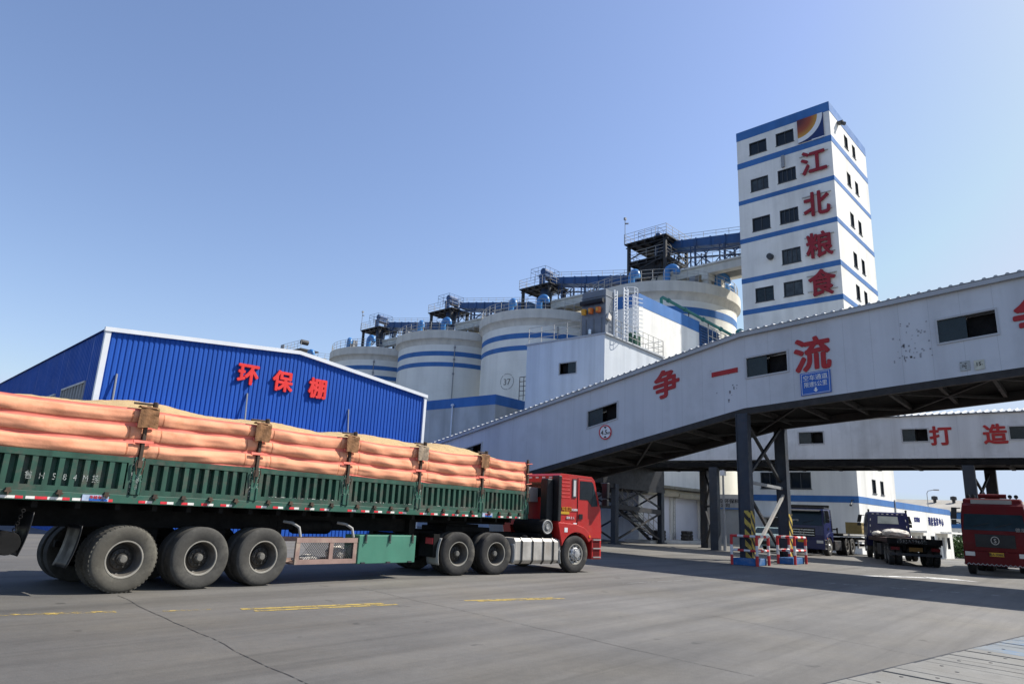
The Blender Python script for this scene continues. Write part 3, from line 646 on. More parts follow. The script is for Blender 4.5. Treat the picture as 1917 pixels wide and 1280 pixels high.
# tyres stacked by the doors
ty0 = None
def small_tyre():
    b = MB(); b.lathe([(.17, -.09), (.27, -.11), (.31, -.07), (.32, 0), (.31, .07), (.27, .11), (.17, .09)], 24, closed=True); return b
tyl = {(44.6, 0): "old black tyre left of the roller doors, {} of its left pile", (45.25, 0): "old black tyre left of the roller doors, {} of its right pile",
       (48.55, 1): "old black tyre before the pillar between the roller doors, {} of its left pile", (49.2, 1): "old black tyre before the pillar between the roller doors, {} of its right pile"}
for (xx, _), lb in tyl.items():
    for k, wd in enumerate(("lowest", "middle one", "topmost")):
        if ty0 is None: o = ty0 = small_tyre().build("stacked_tyre", rubber, smooth=40)
        else: o = ty0.copy(); C.objects.link(o)
        o.location = (xx + random.uniform(-.04, .04), 24.0 - .05 * (xx - 44) + random.uniform(-.04, .04), .30 + k * .225); o.rotation_euler = (0, 0, random.random() * 6)
        tag(o, lb.format(wd), "tyre", "stacked tyres by the roller doors")

# blue louvred filter and pipes right of it
bf = thing("louvred_filter", "blue louvred filter unit behind pale rails on top of the white warehouse's right end", "filter unit", (53.3, 24.2, 0), TA)
b = MB(); b.box(0, 3.4, .2, 1.8, 15.9, 18.0)
for i in range(8): b.box(-.05, 3.45, .1, .2, 16.0 + i * .25, 16.1 + i * .25)
b.build("filter_box", blue_steel, bf)
b = MB(); b.box(-.2, 3.9, -.7, 2, 15.5, 15.75); b.build("platform", concrete_lt, bf)
b = MB(); railing(b, [(-.1, -.6, 15.75), (3.8, -.6, 15.75)], 1.9, .8, .03, (1, .6)); b.build("guardrail", rail_steel, bf)
b = MB(); b.tube([(.4, 1.0, 13), (.4, 1.0, 15.5)], .2, 10); b.tube([(3.2, 1.0, 13), (3.2, 1.0, 15.5)], .2, 10); b.build("support", col_steel, bf)
gp = thing("green_pipe", "long dark green pipe sloping down across the big silo beside the tall tower", "pipe", (0, 0, 0))
b = MB(); A1, B1 = Vector((49.05, 25.7, 19.5)), Vector((57.0, 22.87, 17.56)); b.tube([(48.95, 25.75, 18.1), (48.95, 25.75, 19.4), A1, B1, (59.5, 22.0, 16.9)], .13, 10)
for f_ in (.08, .3, .55, .8): p = A1.lerp(B1, f_); d_ = (B1 - A1).normalized() * .09; b.tube([p - d_, p + d_], .2, 10)
b.build("sloping_run", green_pipe, gp, smooth=50)
for f_ in (.35, .62): p = A1.lerp(B1, f_); b = MB(); b.bar(p, p - Vector((0, 0, 1.3)), .06); b.build("hanger", dark_steel, gp)
for dx in (0, .7):
    b = MB(); b.tube([(57.3 + dx, 22.7, 10), (57.3 + dx, 22.7, 17.7), (57.45 + dx, 22.7, 18.05), (57.9 + dx, 22.7, 18.25), (59.0 + dx, 22.7, 18.25)], .24, 12); b.build("pipe_bend", green_pipe, gp, smooth=50)

# ---------------------------------------------------------------- silo annex (grey block with blue top band)
an = thing("silo_annex", "grey block with wide blue top band at the foot of silo 37", "building", (45, 40.05, -1))
b = MB(); b.box(0, 9, 0, 19, 0, 12.72); b.build("wall", wall_grey, an)
b = MB(); b.prism([(-.02, -.02), (9, -.02), (9, 0), (0, 0), (0, 19), (-.02, 19)], 'z', 11.86, 12.75); b.build("blue_band", blue_band, an)
b = MB(); b.tube([(-.15, 5.2, 8.5), (-.15, 5.2, 12.05)], .07, 8); b.lathe([(.0, 12.25), (.16, 12.15), (.16, 12.0), (0, 12.0)], 10, c=(-.15, 5.2, 0)); b.build("vent_pipe", white_trim, an)
b = MB(); b.tube([(-.0, 13.0, 12.75), (-.3, 13.0, 13.3), (-.3, 13.9, 13.6), (0, 14.4, 12.75)], .05, 6); b.build("cable_loop", sign_black, an)
b = MB(); railing(b, [(3.5, .2, 12.75), (3.5, -.8, 12.75)], 2.2, .5, .03, (1, .8, .6, .4, .2)); b.build("roof_ladder", dark_steel, an)

# ---------------------------------------------------------------- ribbed transfer house on legs
ho_ = thing("transfer_house", "pale ribbed metal house on dark steel legs with stairs, railings round its flat roof", "industrial house", (35.9, 22.9, 0))
HX, HY, HZ0, HZ1 = 7.75, 6.35, 4.1, 12.9
hfl = lambda u, v, d: (d, u, v); hfr = lambda u, v, d: (u, d, v)
w1 = (2.13, 3.53, 10.55, 11.35); w2 = (4.4, 5.6, 10.7, 11.5)
b = MB(); b.holed(hfl, [0, HY], [HZ0, HZ1], [w1], .1); b.holed(hfr, [0, HX], [HZ0, HZ1], [w2], .1)
b.add([(HX, 0, HZ0), (HX, HY, HZ0), (HX, HY, HZ1), (HX, 0, HZ1)], [(0, 1, 2, 3)]); b.add([(0, HY, HZ0), (HX, HY, HZ0), (HX, HY, HZ1), (0, HY, HZ1)], [(0, 1, 2, 3)])
b.build("wall", house_sheet, ho_)
b = MB(); b.box(-.08, HX + .12, -.15, HY + .08, HZ1 + .002, HZ1 + .1); b.build("roof", roof_sheet, ho_)
b = MB(); b.box(0, HX, 0, HY, HZ0 - .5, HZ0 - .01)
for i in range(6): yy = HY * i / 5; b.box(-.02, HX, yy - .1, yy + .1, HZ0 - .75, HZ0 - .502)
b.box(-.05, -.01, -.02, HY, HZ0 - .5, HZ0 + .85); b.box(-.02, HX, -.05, -.01, HZ0 - .5, HZ0 + .85); b.build("floor", sign_black, ho_)  # black skirt panels paint in the shade along the bottom of the house
window(ho_, hfl, w1, .08, alu, .03, (), pane_mat, True, .03); window(ho_, hfr, w2, .08, alu, .03, (.5,), pane_mat, None, .03)
b = MB(); railing(b, [(.05, HY - .1, HZ1 + .1), (.05, 1.9, HZ1 + .1)], 1.15, 1.1, .02, (1, .66, .33)); railing(b, [(1.2, -.05, HZ1 + .1), (HX, -.05, HZ1 + .1), (HX, HY, HZ1 + .1)], 1.15, .75, .02, (1, .66, .33)); b.build("guardrail", rail_steel, ho_)
L4 = [(1.4, .0), (7.8, .25), (.8, 6.0), (7.4, 6.2)]
for px, py in L4:
    b = MB(); b.box(px - .2, px + .2, py - .16, py + .16, 0, HZ0 - .5); b.box(px - .32, px + .32, py - .28, py + .28, 0, .08); b.build("leg", col_steel, ho_)
def xbr(b, p, q, z0, z1, t=.1):
    b.bar((*p, z0), (*q, z1), t); b.bar((*q, z0), (*p, z1), t)
b = MB(); b.bar((1.4, 0, 2.25), (7.8, .25, 2.05), .22, .3); xbr(b, (1.4, 0), (7.8, .25), 2.3, 4.0); xbr(b, (1.4, 0), (7.8, .25), .2, 2.0); b.build("brace", dark_steel, ho_)
b = MB(); xbr(b, (1.4, 0), (.8, 6.0), .2, 3.4); b.bar((1.4, 0, 2.2), (.8, 6, 2.2), .2); b.build("brace", dark_steel, ho_)
b = MB(); xbr(b, (7.8, .25), (7.4, 6.2), .2, 3.4); b.build("brace", dark_steel, ho_)
b = MB(); A0, B0 = Vector((1.0, 1.3, 3.9)), Vector((8.6, .9, 0))
for sy in (-.4, .4):
    b.bar(A0 + Vector((0, sy, 0)), B0 + Vector((0, sy, 0)), .07, .22)
for i in range(18):
    p = A0.lerp(B0, (i + .5) / 18); b.box(p.x - .14, p.x + .14, p.y - .4, p.y + .4, p.z - .02, p.z + .02)
st = b.build("stair", dark_steel, ho_)
b = MB()
for sy in (-.4, .4):
    for q in (.45, .95): b.bar(A0 + Vector((0, sy, q)), B0 + Vector((0, sy, q)), .035)
    for i in range(13): p = A0.lerp(B0, i / 12) + Vector((0, sy, 0)); b.bar(p, p + Vector((0, 0, .95)), .035)
b.build("handrail", rail_steel, st)

# dust filter with orange cups and its caged ladder
df = thing("dust_filter", "dark grey dust filter with three orange cups on the ribbed house roof", "dust filter", (36.0, 22.95, 13.0))
b = MB(); b.box(.05, 1.0, 0, 1.85, 0, 3.0); b.box(0, 1.05, -.03, 1.88, 2.55, 2.62)
for yy in (.3, .9, 1.5): b.box(-.02, .05, yy - .02, yy + .02, 0, 1.1)
b.build("filter_box", filter_grey, df, bevel=.015)
b = MB(); b.tube([(-.12, .06, 2.2), (-.12, 1.82, 2.2)], .17, 14); b.build("air_tank", sign_black, df)
for yy, m in ((1.55, yellow_cup), (1.0, orange_cup), (.42, orange_cup)):
    b = MB(); b.lathe([(.0, .02), (.19, .0), (.17, -.34), (.12, -.36), (0, -.36)], 14, c=(-.16, yy, 1.75)); cup = b.build("filter_cup", m, df, smooth=40)
    b = MB(); b.box(-.36, -.335, yy - .07, yy + .07, 1.48, 1.68); b.build("cup_label", yellow_cup, cup)
b = MB(); b.prism([(.05, 1.0), (.45, .9), (.5, 1.2), (.2, 1.4)], 'y', -.18, -.02); b.build("chute", cloth_white, df)
b = MB(); b.lathe([(.12, 0), (.12, .3), (.08, .36), (0, .36)], 12, c=(-.2, 1.0, 0)); b.build("canister", chrome, df)
b = MB()
for i in range(14): b.bar((1.0, -.06, .2 + i * .2), (1.3, -.06, .34 + i * .2), .045)
for xx in (1.02, 1.32): b.bar((xx, -.06, 0), (xx, -.06, 3.2), .07)
b.build("side_bracing", white_trim, df)
cl = thing("caged_ladder", "white caged ladder climbing beside the dark grey dust filter", "ladder", (37.9, 22.7, 13.0))
b = MB()
for xx in (0, .5): b.bar((xx, 0, 0), (xx, 0, 3.6), .07)
for i in range(15): b.bar((0, 0, .2 + i * .23), (.5, 0, .2 + i * .23), .045)
b.build("ladder_frame", white_trim, cl)
b = MB()
for i in range(9):
    z = .9 + i * .32; P = [(.25 + .55 * math.cos(a), -.1 - .75 * math.sin(a), z) for a in [math.pi * k / 8 for k in range(9)]]; b.tube(P, .022, 5)
for k in (1, 3, 5, 7): a = math.pi * k / 8; b.bar((.25 + .55 * math.cos(a), -.1 - .75 * math.sin(a), .9), (.25 + .55 * math.cos(a), -.1 - .75 * math.sin(a), 3.5), .03)
b.build("safety_cage", white_trim, cl)
b = MB()
for xx in (1.1, 1.6): b.bar((xx, -.05, .4), (xx, -.05, 3.4), .05)
for i in range(10): b.bar((1.1, -.05, .6 + i * .29), (1.9, -.35, .6 + i * .29), .045)
b.build("step_bars", white_trim, cl)
mg = thing("green_motor", "small dark green slatted motor box on the ribbed house roof", "motor", (40.4, 23.3, 13.0))
b = MB(); b.box(0, .75, 0, .6, .08, 1.15)
for i in range(7): b.box(-.03, .78, -.03, 0, .15 + i * .14, .22 + i * .14)
b.build("motor_body", motor_green, mg); b = MB(); b.box(.05, .7, .05, .55, 0, .08); b.build("motor_base", dark_steel, mg)

# ---------------------------------------------------------------- inclined conveyor gallery
XN, XF = 27.4, 31.9
def zb(y): return 6.14 - .226 * (y - 10.7) if y > 10.7 else 6.14 + .083 * (10.7 - y)
GH = 3.17
YL, YR = 31.5, -14.0
g1 = thing("inclined_conveyor_gallery", "grey enclosed conveyor gallery rising to the right overhead with red characters and open windows", "conveyor gallery", (XN, 0, 0))
gf = lambda u, v, d: (d, -u, zb(-u) + v)          # u = -y so that u grows to the right in the picture
def sl_(y): return .226 if y > 10.7 else .083
gw = [(-18.4, -16.72, 1.24, 2.05), (-10.55, -8.84, 1.22, 2.08), (-3.64, -1.87, 1.25, 2.13), (-26.6, -25.2, 1.5, 2.3)]
b = MB(); us = [-YL, -10.7, -YR] + [-YL + i * 2.0 for i in range(1, 22)]
b.holed(gf, us, [0, GH], gw, .12); b.build("wall", gal_sheet, g1)
b = MB()
for i in range(len(sorted(us)) - 1):
    a, c = sorted(us)[i], sorted(us)[i + 1]
    b.add([(XF - XN, -a, zb(-a)), (XF - XN, -c, zb(-c)), (XF - XN, -c, zb(-c) + GH), (XF - XN, -a, zb(-a) + GH)], [(0, 1, 2, 3)])
b.add([(0, YL, zb(YL)), (XF - XN, YL, zb(YL)), (XF - XN, YL, zb(YL) + GH), (0, YL, zb(YL) + GH)], [(0, 1, 2, 3)])
b.build("wall", gal_sheet, g1)
def roof(parent, x0, x1, ya, yb, zfun, rise, pitch=.33, hgt=.05):
    b = MB(); n = int((ya - yb) / pitch); prof = [(0, 0), (.55, 0), (.68, hgt), (.87, hgt)]; Y = []
    for i in range(n):
        for f_, h in prof: Y.append((ya - (i + f_) * pitch, h))
    xm = (x0 + x1) / 2; o = len(b.v)
    for y, h in Y:
        z = zfun(y)
        for x, r in ((x0, 0), (xm, rise), (x1, 0)): b.v.append(Vector((x, y, z + h + r)))
        for x, r in ((x0, 0), (xm, rise), (x1, 0)): b.v.append(Vector((x, y, z - .02 + r)))
    for i in range(len(Y) - 1):
        a = i * 6
        for k in range(2): b.face([a + k, a + k + 1, a + k + 7, a + k + 6]); b.face([a + 3 + k, a + 3 + k + 6, a + 4 + k + 6, a + 4 + k])
        b.face([a, a + 6, a + 9, a + 3]); b.face([a + 2, a + 5, a + 11, a + 8])
    return b.build("roof", roof_sheet, parent)
roof(g1, -.18, XF - XN + .18, YL + .2, YR, lambda y: zb(y) + GH + .03, .45)
def runs(b, x0, x1, za, zb_, f):
    for a, c in ((YL, 10.7), (10.7, YR)):
        b.hexa([(x0, a, f(a) + za), (x1, a, f(a) + za), (x1, c, f(c) + za), (x0, c, f(c) + za), (x0, a, f(a) + zb_), (x1, a, f(a) + zb_), (x1, c, f(c) + zb_), (x0, c, f(c) + zb_)])
b = MB(); runs(b, -.16, -.03, GH - .16, GH - .0, zb); b.build("eave_trim", white_trim if False else roof_sheet, g1)
b = MB(); runs(b, .05, XF - XN - .05, .02, .10, zb); b.build("floor", black_part, g1)
b = MB()
runs(b, .0, .18, -.26, -.005, zb); runs(b, XF - XN - .2, XF - XN + .02, -.34, -.005, zb)
y = YL - .5; k = 0
while y > YR + 3:
    b.bar((.1, y, zb(y) - .12), (XF - XN - .1, y, zb(y) - .12), .12, .2)
    if k % 2 == 0:
        b.bar((.15, y, zb(y) - .2), (XF - XN - .15, y - 3.2, zb(y - 3.2) - .2), .09)
        if k % 4 == 0: b.bar((XF - XN - .15, y, zb(y) - .2), (.15, y - 3.2, zb(y - 3.2) - .2), .09)
    y -= 1.6; k += 1
b.build("floor_truss", mat("floor_truss_steel", (.022, .02, .019), .6, var=.3, scale=2, dirt=(.05, .04, .035), damt=.4, dscale=2), g1)
for h in gw: window(g1, gf, h, .1, alu, .03, (), pane_mat, True, .035)
b = MB(); b.fbox(gf, -2.7, -2.1, 1.93, 1.98, .9, .95); b.build("light_tube", alu, g1)
for ch, y, z, sz in (("争", 14.2, 7.46, 1.32), ("流", 7.9, 8.1, 1.42), ("争", .75, 8.62, 1.42)):
    text_part("sign_character", ch, sz, (-.012, y, z), (0, -1, sl_(y)), (0, 0, 1), red_letter, g1, .03, .02)
b = MB(); f1 = lambda u, v, d: (d, -u, 7.71 + .11 * (u + 11.49) + v); b.fbox(f1, -12.05, -10.9, -.1, .1, -.03, -.005); b.build("sign_character", red_letter, g1)
stm = mat("old_glue_marks", (.26, .27, .29), .8, var=.3)
for cy_, cz_, n_ in ((4.48, 8.2, 46), (11.5, 7.15, 16)):
    b = MB()
    for i in range(n_):
        yy = cy_ + random.uniform(-.62, .62) * random.choice((1, 1, .6)); zz = cz_ + random.uniform(-.7, .7); r_ = random.uniform(.012, .035)
        h_ = r_ * random.choice((1, 1.3, 3)); b.box(-.006, -.002, yy - r_, yy + r_, zz - h_, zz + h_ * .6)
    b.build("glue_mark", stm, g1)

def trestle(name, label, y0, xa, xb, ztop, group=None, hazard=False):
    t = thing(name, label, "steel trestle", (xa, y0, 0), 0, group); W_ = xb - xa
    for i, px in enumerate((0, W_)):
        b = MB(); b.box(px - .17, px + .17, -.205, .205, .03, ztop); b.box(px - .2, px + .2, -.24, -.205, .03, ztop); b.box(px - .2, px + .2, .205, .24, .03, ztop); b.box(px - .38, px + .38, -.42, .42, 0, .03)
        c = b.build("column", col_steel, t)
        if hazard:
            b = MB(); hz = [sign_black, hazard_yellow]; H_ = 1.95
            def stripes(f, wd):
                k = -8; sp = .21
                n_ = 12; m_ = 44
                for a in range(n_):
                    for q in range(m_):
                        u0, u1, v0, v1 = wd * a / n_, wd * (a + 1) / n_, H_ * q / m_, H_ * (q + 1) / m_
                        b.cur = int(math.floor(((v0 + v1) / 2 + (u0 + u1) / 2 * 1.0) / sp)) % 2
                        b.add([f(u0, v0), f(u1, v0), f(u1, v1), f(u0, v1)], [(0, 1, 2, 3)])
            e = .014; yw = -.24
            if i == 0: stripes(lambda u, v: (px - .2 - e, yw - e + .26 - u, .1 + v), .26)
            stripes(lambda u, v: (px - .2 - e + u, yw - e, .1 + v), .40 + 2 * e)
            stripes(lambda u, v: (px + .2 + e, yw - e + u, .1 + v), .26)
            b.build("hazard_wrap", hz, c, recalc=False)
    zm = ztop * .54
    b = MB(); b.bar((.2, 0, zm), (W_ - .2, 0, zm - .05), .12)
    b.build("cross_beam", grey_steel, t)
    for z0, z1 in ((.25, zm - .35), (zm + .25, ztop - .1)):
        for s_ in (0, 1):
            b = MB(); p, q = ((.2, -.06 + .12 * s_, z0), (W_ - .2, -.06 + .12 * s_, z1)) if s_ == 0 else ((W_ - .2, .06, z0), (.2, .06, z1)); b.bar(p, q, .11, .11); b.build("brace", dark_steel if (s_ or z0 > 1) else rail_steel, t)  # sunlight on one lower brace is put into its paler steel
    return t
trestle("gallery_trestle", "two steel columns with crossed braces and black and yellow feet under the inclined gallery", 10.8, XN + .1, XF, 5.92, hazard=True)
trestle("gallery_trestle", "steel columns of the inclined gallery hidden behind the red truck cab", 21.8, XN + .1, XF, 3.4)
trestle("gallery_trestle", "steel columns carrying the far right end of the inclined gallery", -5.5, XN + .1, XF, 7.2)

# signs on the inclined gallery
s1 = thing("traffic_sign", "blue rectangular sign with white characters and an arrow pointing down", "sign", (XN, 7.83, 6.95))
sh = lambda u, v, d: (d, -u, v + .083 * u)
b = MB(); b.fbox(sh, -.56, .56, -.44, .44, -.05, -.01); p_ = b.build("sign_plate", sign_blue, s1)
b = MB()
for a in ((-.52, .52, .39, .405), (-.52, .52, -.405, -.39), (-.52, -.505, -.39, .39), (.505, .52, -.39, .39)): b.fbox(sh, *a, -.055, -.051)
b.build("sign_border", sign_white, s1)
text_part("sign_text", "空车通道", .235, (-.052, 0, .22), (0, -1, .083), (0, 0, 1), sign_white, s1, .004, .004, .98)
text_part("sign_text", "限速5公里", .225, (-.052, 0, -.04), (0, -1, .083), (0, 0, 1), sign_white, s1, .004, .004, .86)
b = MB(); ar = [(-.035, -.18), (.035, -.18), (.035, -.27), (.085, -.27), (0, -.36), (-.085, -.27), (-.035, -.27)]
b.add([sh(u, v, -.056) for u, v in ar] + [sh(u, v, -.051) for u, v in ar], [list(range(7)), list(range(7, 14))] + [(i, (i + 1) % 7, 7 + (i + 1) % 7, 7 + i) for i in range(7)]); b.build("sign_arrow", sign_white, s1)
s2 = thing("height_limit_sign", "round white height limit sign with red rim reading 4.5m", "sign", (XN, 17.35, 5.41))
b = MB(); b.lathe([(0, -.05), (.33, -.05), (.33, -.01), (0, -.01)], 36, 'x'); b.build("sign_plate", sign_white, s2)
b = MB(); b.lathe([(.29, -.056), (.345, -.056), (.345, -.04), (.29, -.04)], 36, 'x', closed=True); b.build("sign_rim", sign_red, s2)
text_part("sign_text", "4.5", .30, (-.052, .06, 0), (0, -1, .1), (0, 0, 1), sign_black, s2, .012, .004); text_part("sign_text", "m", .22, (-.052, -.20, -.02), (0, -1, .1), (0, 0, 1), sign_black, s2, .006, .004)
b = MB()
for sg in (1, -1): b.prism([(-.09, .26 * sg), (.09, .26 * sg), (0, .16 * sg)], 'x', -.056, -.051)
b.build("sign_mark", sign_black, s2)
for lab, y, cr, tx in (("small faded pale sign with 7m and black marks, left of the cream 15 sign", 2.93, (.36, .38, .37), "7m"), ("small cream square sign reading 15 under the big open window", 2.52, None, "15")):
    s3 = thing("small_sign", lab, "sign", (XN, y, 7.12)); b = MB(); b.fbox(sh, -.15, .15, -.165, .165, -.03, -.01); b.build("sign_plate", sign_cream if cr is None else mat("faded_sign", cr, .6, var=.15, scale=8), s3)
    text_part("sign_text", tx, .17 if cr is None else .11, (-.032, .02, .03 if cr is None else 0), (0, -1, .083), (0, 0, 1), sign_black, s3, .012, .003)
    b = MB()
    if cr is None: b.fbox(sh, .07, .10, -.02, .0, -.035, -.031)
    else:
        b.prism([(-.06, .09), (.02, .09), (-.02, .05)], 'x', -.035, -.031); b.prism([(-.05, -.09), (.01, -.09), (-.02, -.05)], 'x', -.035, -.031)
        b.prism([(.07, .10), (.13, .13), (.12, .10)], 'x', -.035, -.031)
    b.build("sign_mark", sign_black, s3)
b = MB(); 

# ---------------------------------------------------------------- level gallery behind
g2 = thing("level_conveyor_gallery", "pale level conveyor gallery behind with two red characters and sliding windows", "conveyor gallery", (39.2, 0, 0))
z2b = lambda y: 5.05 + .0055 * y; G2H = lambda y: 2.08
f2 = lambda u, v, d: (d, -u, z2b(-u) + v)
w2s = [(-12.3, -10.97, .82, 1.5), (-7.22, -6.05, .82, 1.48), (-2.79, -1.6, .82, 1.46), (2.6, 3.8, .82, 1.46)]
b = MB(); b.holed(f2, [-22.88, 14], [0, 2.1], w2s, .1); b.add([(3.2, 22.88, z2b(22.9)), (3.2, -14, z2b(-14)), (3.2, -14, z2b(-14) + 2.1), (3.2, 22.88, z2b(22.9) + 2.1)], [(0, 1, 2, 3)]); b.build("wall", gal_sheet2, g2)
roof(g2, -.15, 3.35, 22.8, -14, lambda y: z2b(y) + 2.13, .35, .30)
b = MB(); b.box(0.02, 3.18, -14, 22.85, 4.85, 4.93); b.box(-.06, .12, -14, 22.85, 4.74, 5.0); b.box(3.08, 3.24, -14, 22.85, 4.74, 5.0)
for i in range(18): yy = -13 + i * 2; b.box(.13, 3.07, yy - .08, yy + .08, 4.7, 4.848)
b.build("floor_frame", black_part, g2)
for h in w2s: window(g2, f2, h, .09, alu, .03, (), pane_mat, True, .03)
for ch, y in (("打", 5.53), ("造", 3.33)): text_part("sign_character", ch, .98, (-.012, y, 6.17), (0, -1, 0), (0, 0, 1), red_letter, g2, .03, .02)
def pair(label, p, q, ztop, m2):
    t = thing("gallery_trestle", label, "steel trestle", (p[0], p[1], 0)); d = (q[0] - p[0], q[1] - p[1])
    for i, (px, py) in enumerate(((0, 0), d)):
        b = MB(); b.box(px - .2, px + .2, py - .24, py + .24, .02, ztop); b.box(px - .33, px + .33, py - .36, py + .36, 0, .02); b.build("column", (col_steel, m2)[i], t)
    b = MB(); xbr(b, (0, 0), d, 2.6, ztop - .1, .1); b.bar((0, 0, 2.5), (*d, 2.5), .12); xbr(b, (0, 0), d, .2, 2.4, .1); b.build("brace", dark_steel, t)
pair("dark steel column pair beside the slender grey pole under the level gallery", (39.3, 17.3), (41.9, 19.1), 4.73, dark_steel)
pair("dark steel column pair rising behind the red truck at the right", (39.3, 4.55), (42.3, 4.0), 4.73, dark_steel)

# ---------------------------------------------------------------- slender pole, kiosk, post
lp = thing("camera_pole", "slender grey pole with a small box near its top", "pole", (39.35, 16.78, 0))
b = MB(); b.tube([(0, 0, 0), (0, 0, 2.1), (0, 0, 2.2), (0, 0, 4.6)], [.09, .085, .06, .05], 10); b.build("pole_shaft", grey_steel, lp)
b = MB(); b.box(-.12, .12, -.14, .14, 4.25, 4.55); b.build("pole_box", white_trim, lp)
ks = thing("roller_shutter_kiosk", "grey kiosk with dark characters over its grey roller shutter between the columns", "kiosk", (52.3, 20.7, gh(52.5) - .02))
kf = lambda u, v, d: (d, -u, v)
b = MB(); b.holed(kf, [-3.1, 0.2], [0, 3.85], [(-2.0, -.4, .15, 2.75)], .15); b.add([(0, 3.1, 0), (1.35, 3.1, 0), (1.35, 3.1, 3.85), (0, 3.1, 3.85)], [(0, 1, 2, 3)]); b.add([(0, -.2, 3.85), (1.35, -.2, 3.85), (1.35, 3.1, 3.85), (0, 3.1, 3.85)], [(0, 1, 2, 3)]); b.build("wall", wall_grey, ks)
b = MB(); b.fbox(kf, -2.0, -.4, .15, 2.75, .1, .14); b.build("roller_shutter", shutter_grey, ks)
b = MB(); b.fbox(kf, -3.1, .2, 2.85, 3.55, -.06, -.005); sb = b.build("sign_board", grey_steel, ks)
text_part("sign_text", "公众环保科", .34, (-.065, 1.35, 3.35), (0, -1, 0), (0, 0, 1), sign_black, ks, .015, .006, 1.25); text_part("sign_text", "公司", .3, (-.065, 1.45, 3.02), (0, -1, 0), (0, 0, 1), sign_black, ks, .015, .006, 1.3)
b = MB(); b.fbox(kf, -3.15, .25, 2.75, 2.83, -.09, -.005); b.build("sign_edge", blue_band, ks)
po = thing("striped_post", "thin dark and white post beside the red truck's front corner", "post", (43.8, 5.58, 0)); b = MB(); b.tube([(0, 0, 0), (0, 0, .55)], .05, 8); b.build("post_base", sign_black, po); b = MB(); b.tube([(0, 0, .55), (0, 0, 1.45)], .05, 8); b.build("post_top", sign_white, po)

# ---------------------------------------------------------------- blue shed
BA = R(-5.0)
vx = Vector((math.cos(BA), math.sin(BA), 0)); vy = Vector((-math.sin(BA), math.cos(BA), 0))
o_ = vx * 7.0 + vy * 30.0
sh_ = thing("blue_shed", "bright blue corrugated metal shed with red characters and white edge trim", "shed", (o_.x, o_.y, 0), BA)
SW = 15.95; zl, zr_, zt_ = 7.82, 7.55, 8.5; xr = 8.2
def eav(x): return zl + (zt_ - zl) * x / xr if x < xr else zt_ + (zr_ - zt_) * (x - xr) / (SW - xr)
def corr(b, x0, x1, fn, pitch=.2, dep=.026):
    n = int((x1 - x0) / pitch); X = []
    for i in range(n):
        for f_, h in ((0, 0), (.52, 0), (.62, dep), (.9, dep)): X.append((x0 + (i + f_) * pitch, h))
    X.append((x1, 0)); o = len(b.v)
    for x, h in X: b.v += [Vector(v) for v in fn(x, h)]
    for i in range(len(X) - 1): a = o + 2 * i; b.face([a, a + 2, a + 3, a + 1])
b = MB(); corr(b, 0.02, SW, lambda x, h: [(x, h, 0), (x, h, eav(x) - .02)]); b.build("wall", shed_blue, sh_, recalc=False)
shw = [(1.7, 5.5, 4.75, 5.95), (6.6, 9.4, 4.75, 5.85), (11.5, 14.5, 4.75, 5.85)]
b = MB(); sf = lambda u, v, d: (d, u, v)
def side(u0, u1, v0, v1):
    corr(b, u0, u1, lambda y, h: [(-h * .6, y, v0), (-h * .6, y, v1)], .25, .03)
pu = .02
for a in shw: side(pu, a[0], 0, zl); side(a[0], a[1], 0, a[2]); side(a[0], a[1], a[3], zl); pu = a[1]
side(pu, 45, 0, zl); b.build("wall", shed_blue, sh_, recalc=False)
b = MB(); b.add([(SW, 0, 0), (SW, 45, 0), (SW, 45, zr_), (SW, 0, zr_)], [(0, 1, 2, 3)]); b.build("wall", shed_blue, sh_)
b = MB(); b.add([(-.1, -.1, zl + .02), (xr, -.1, zt_ + .02), (xr, 45, zt_ + .02), (-.1, 45, zl + .02)], [(0, 1, 2, 3)]); b.add([(xr, -.1, zt_ + .02), (SW + .1, -.1, zr_ + .02), (SW + .1, 45, zr_ + .02), (xr, 45, zt_ + .02)], [(0, 1, 2, 3)]); b.build("roof", shed_blue, sh_)
b = MB(); b.box(-.06, .14, -.08, -.0, 0, zl - .02); b.box(-.06, -.035, .0, .12, 0, zl - .02); b.build("corner_trim", white_trim, sh_)
b = MB(); b.box(SW - .1, SW + .06, -.08, .2, 0, zr_ + .05); b.build("corner_trim", white_trim, sh_)
b = MB()
for xa, xb in ((-.1, xr), (xr, SW + .1)):
    za, zc = eav(max(0, xa)), eav(min(SW, xb)); b.hexa([(xa, -.12, za - .07), (xb, -.12, zc - .07), (xb, .05, zc - .07), (xa, .05, za - .07), (xa, -.12, za + .10), (xb, -.12, zc + .10), (xb, .05, zc + .10), (xa, .05, za + .10)])
b.build("eave_trim", white_trim, sh_)
for h in shw:
    q = MB(); n = 8
    q.fbox(sf, h[0], h[1], h[2], h[2] + .08, -.06, .08); q.fbox(sf, h[0], h[1], h[3] - .08, h[3], -.06, .08)
    for i in range(n + 1): u = h[0] + (h[1] - h[0] - .06) * i / n; q.fbox(sf, u, u + .06, h[2] + .08, h[3] - .08, -.05, .07)
    wo = q.build("window", alu, sh_); q = MB(); q.fbox(sf, h[0], h[1], h[2], h[3], .09, .1); q.build("pane", mat("shed_pane", (.10, .12, .13), .25, var=.2) if "shed_pane" not in bpy.data.materials else bpy.data.materials["shed_pane"], wo)
def shed_pt(u_local, z): return (u_local, -.06, z)
for ch, xx, zz, sz in (("环", 12.75 - 7.0 + .1, 7.05, 1.0), ("保", 14.5 - 7.0 + .02, 7.0, 1.0), ("棚", 16.35 - 7.0, 6.95, 1.0)):
    text_part("sign_character", ch, sz, (xx, -.06, zz), (1, 0, 0), (0, 0, 1), red_letter_shed, sh_, .034, .05)
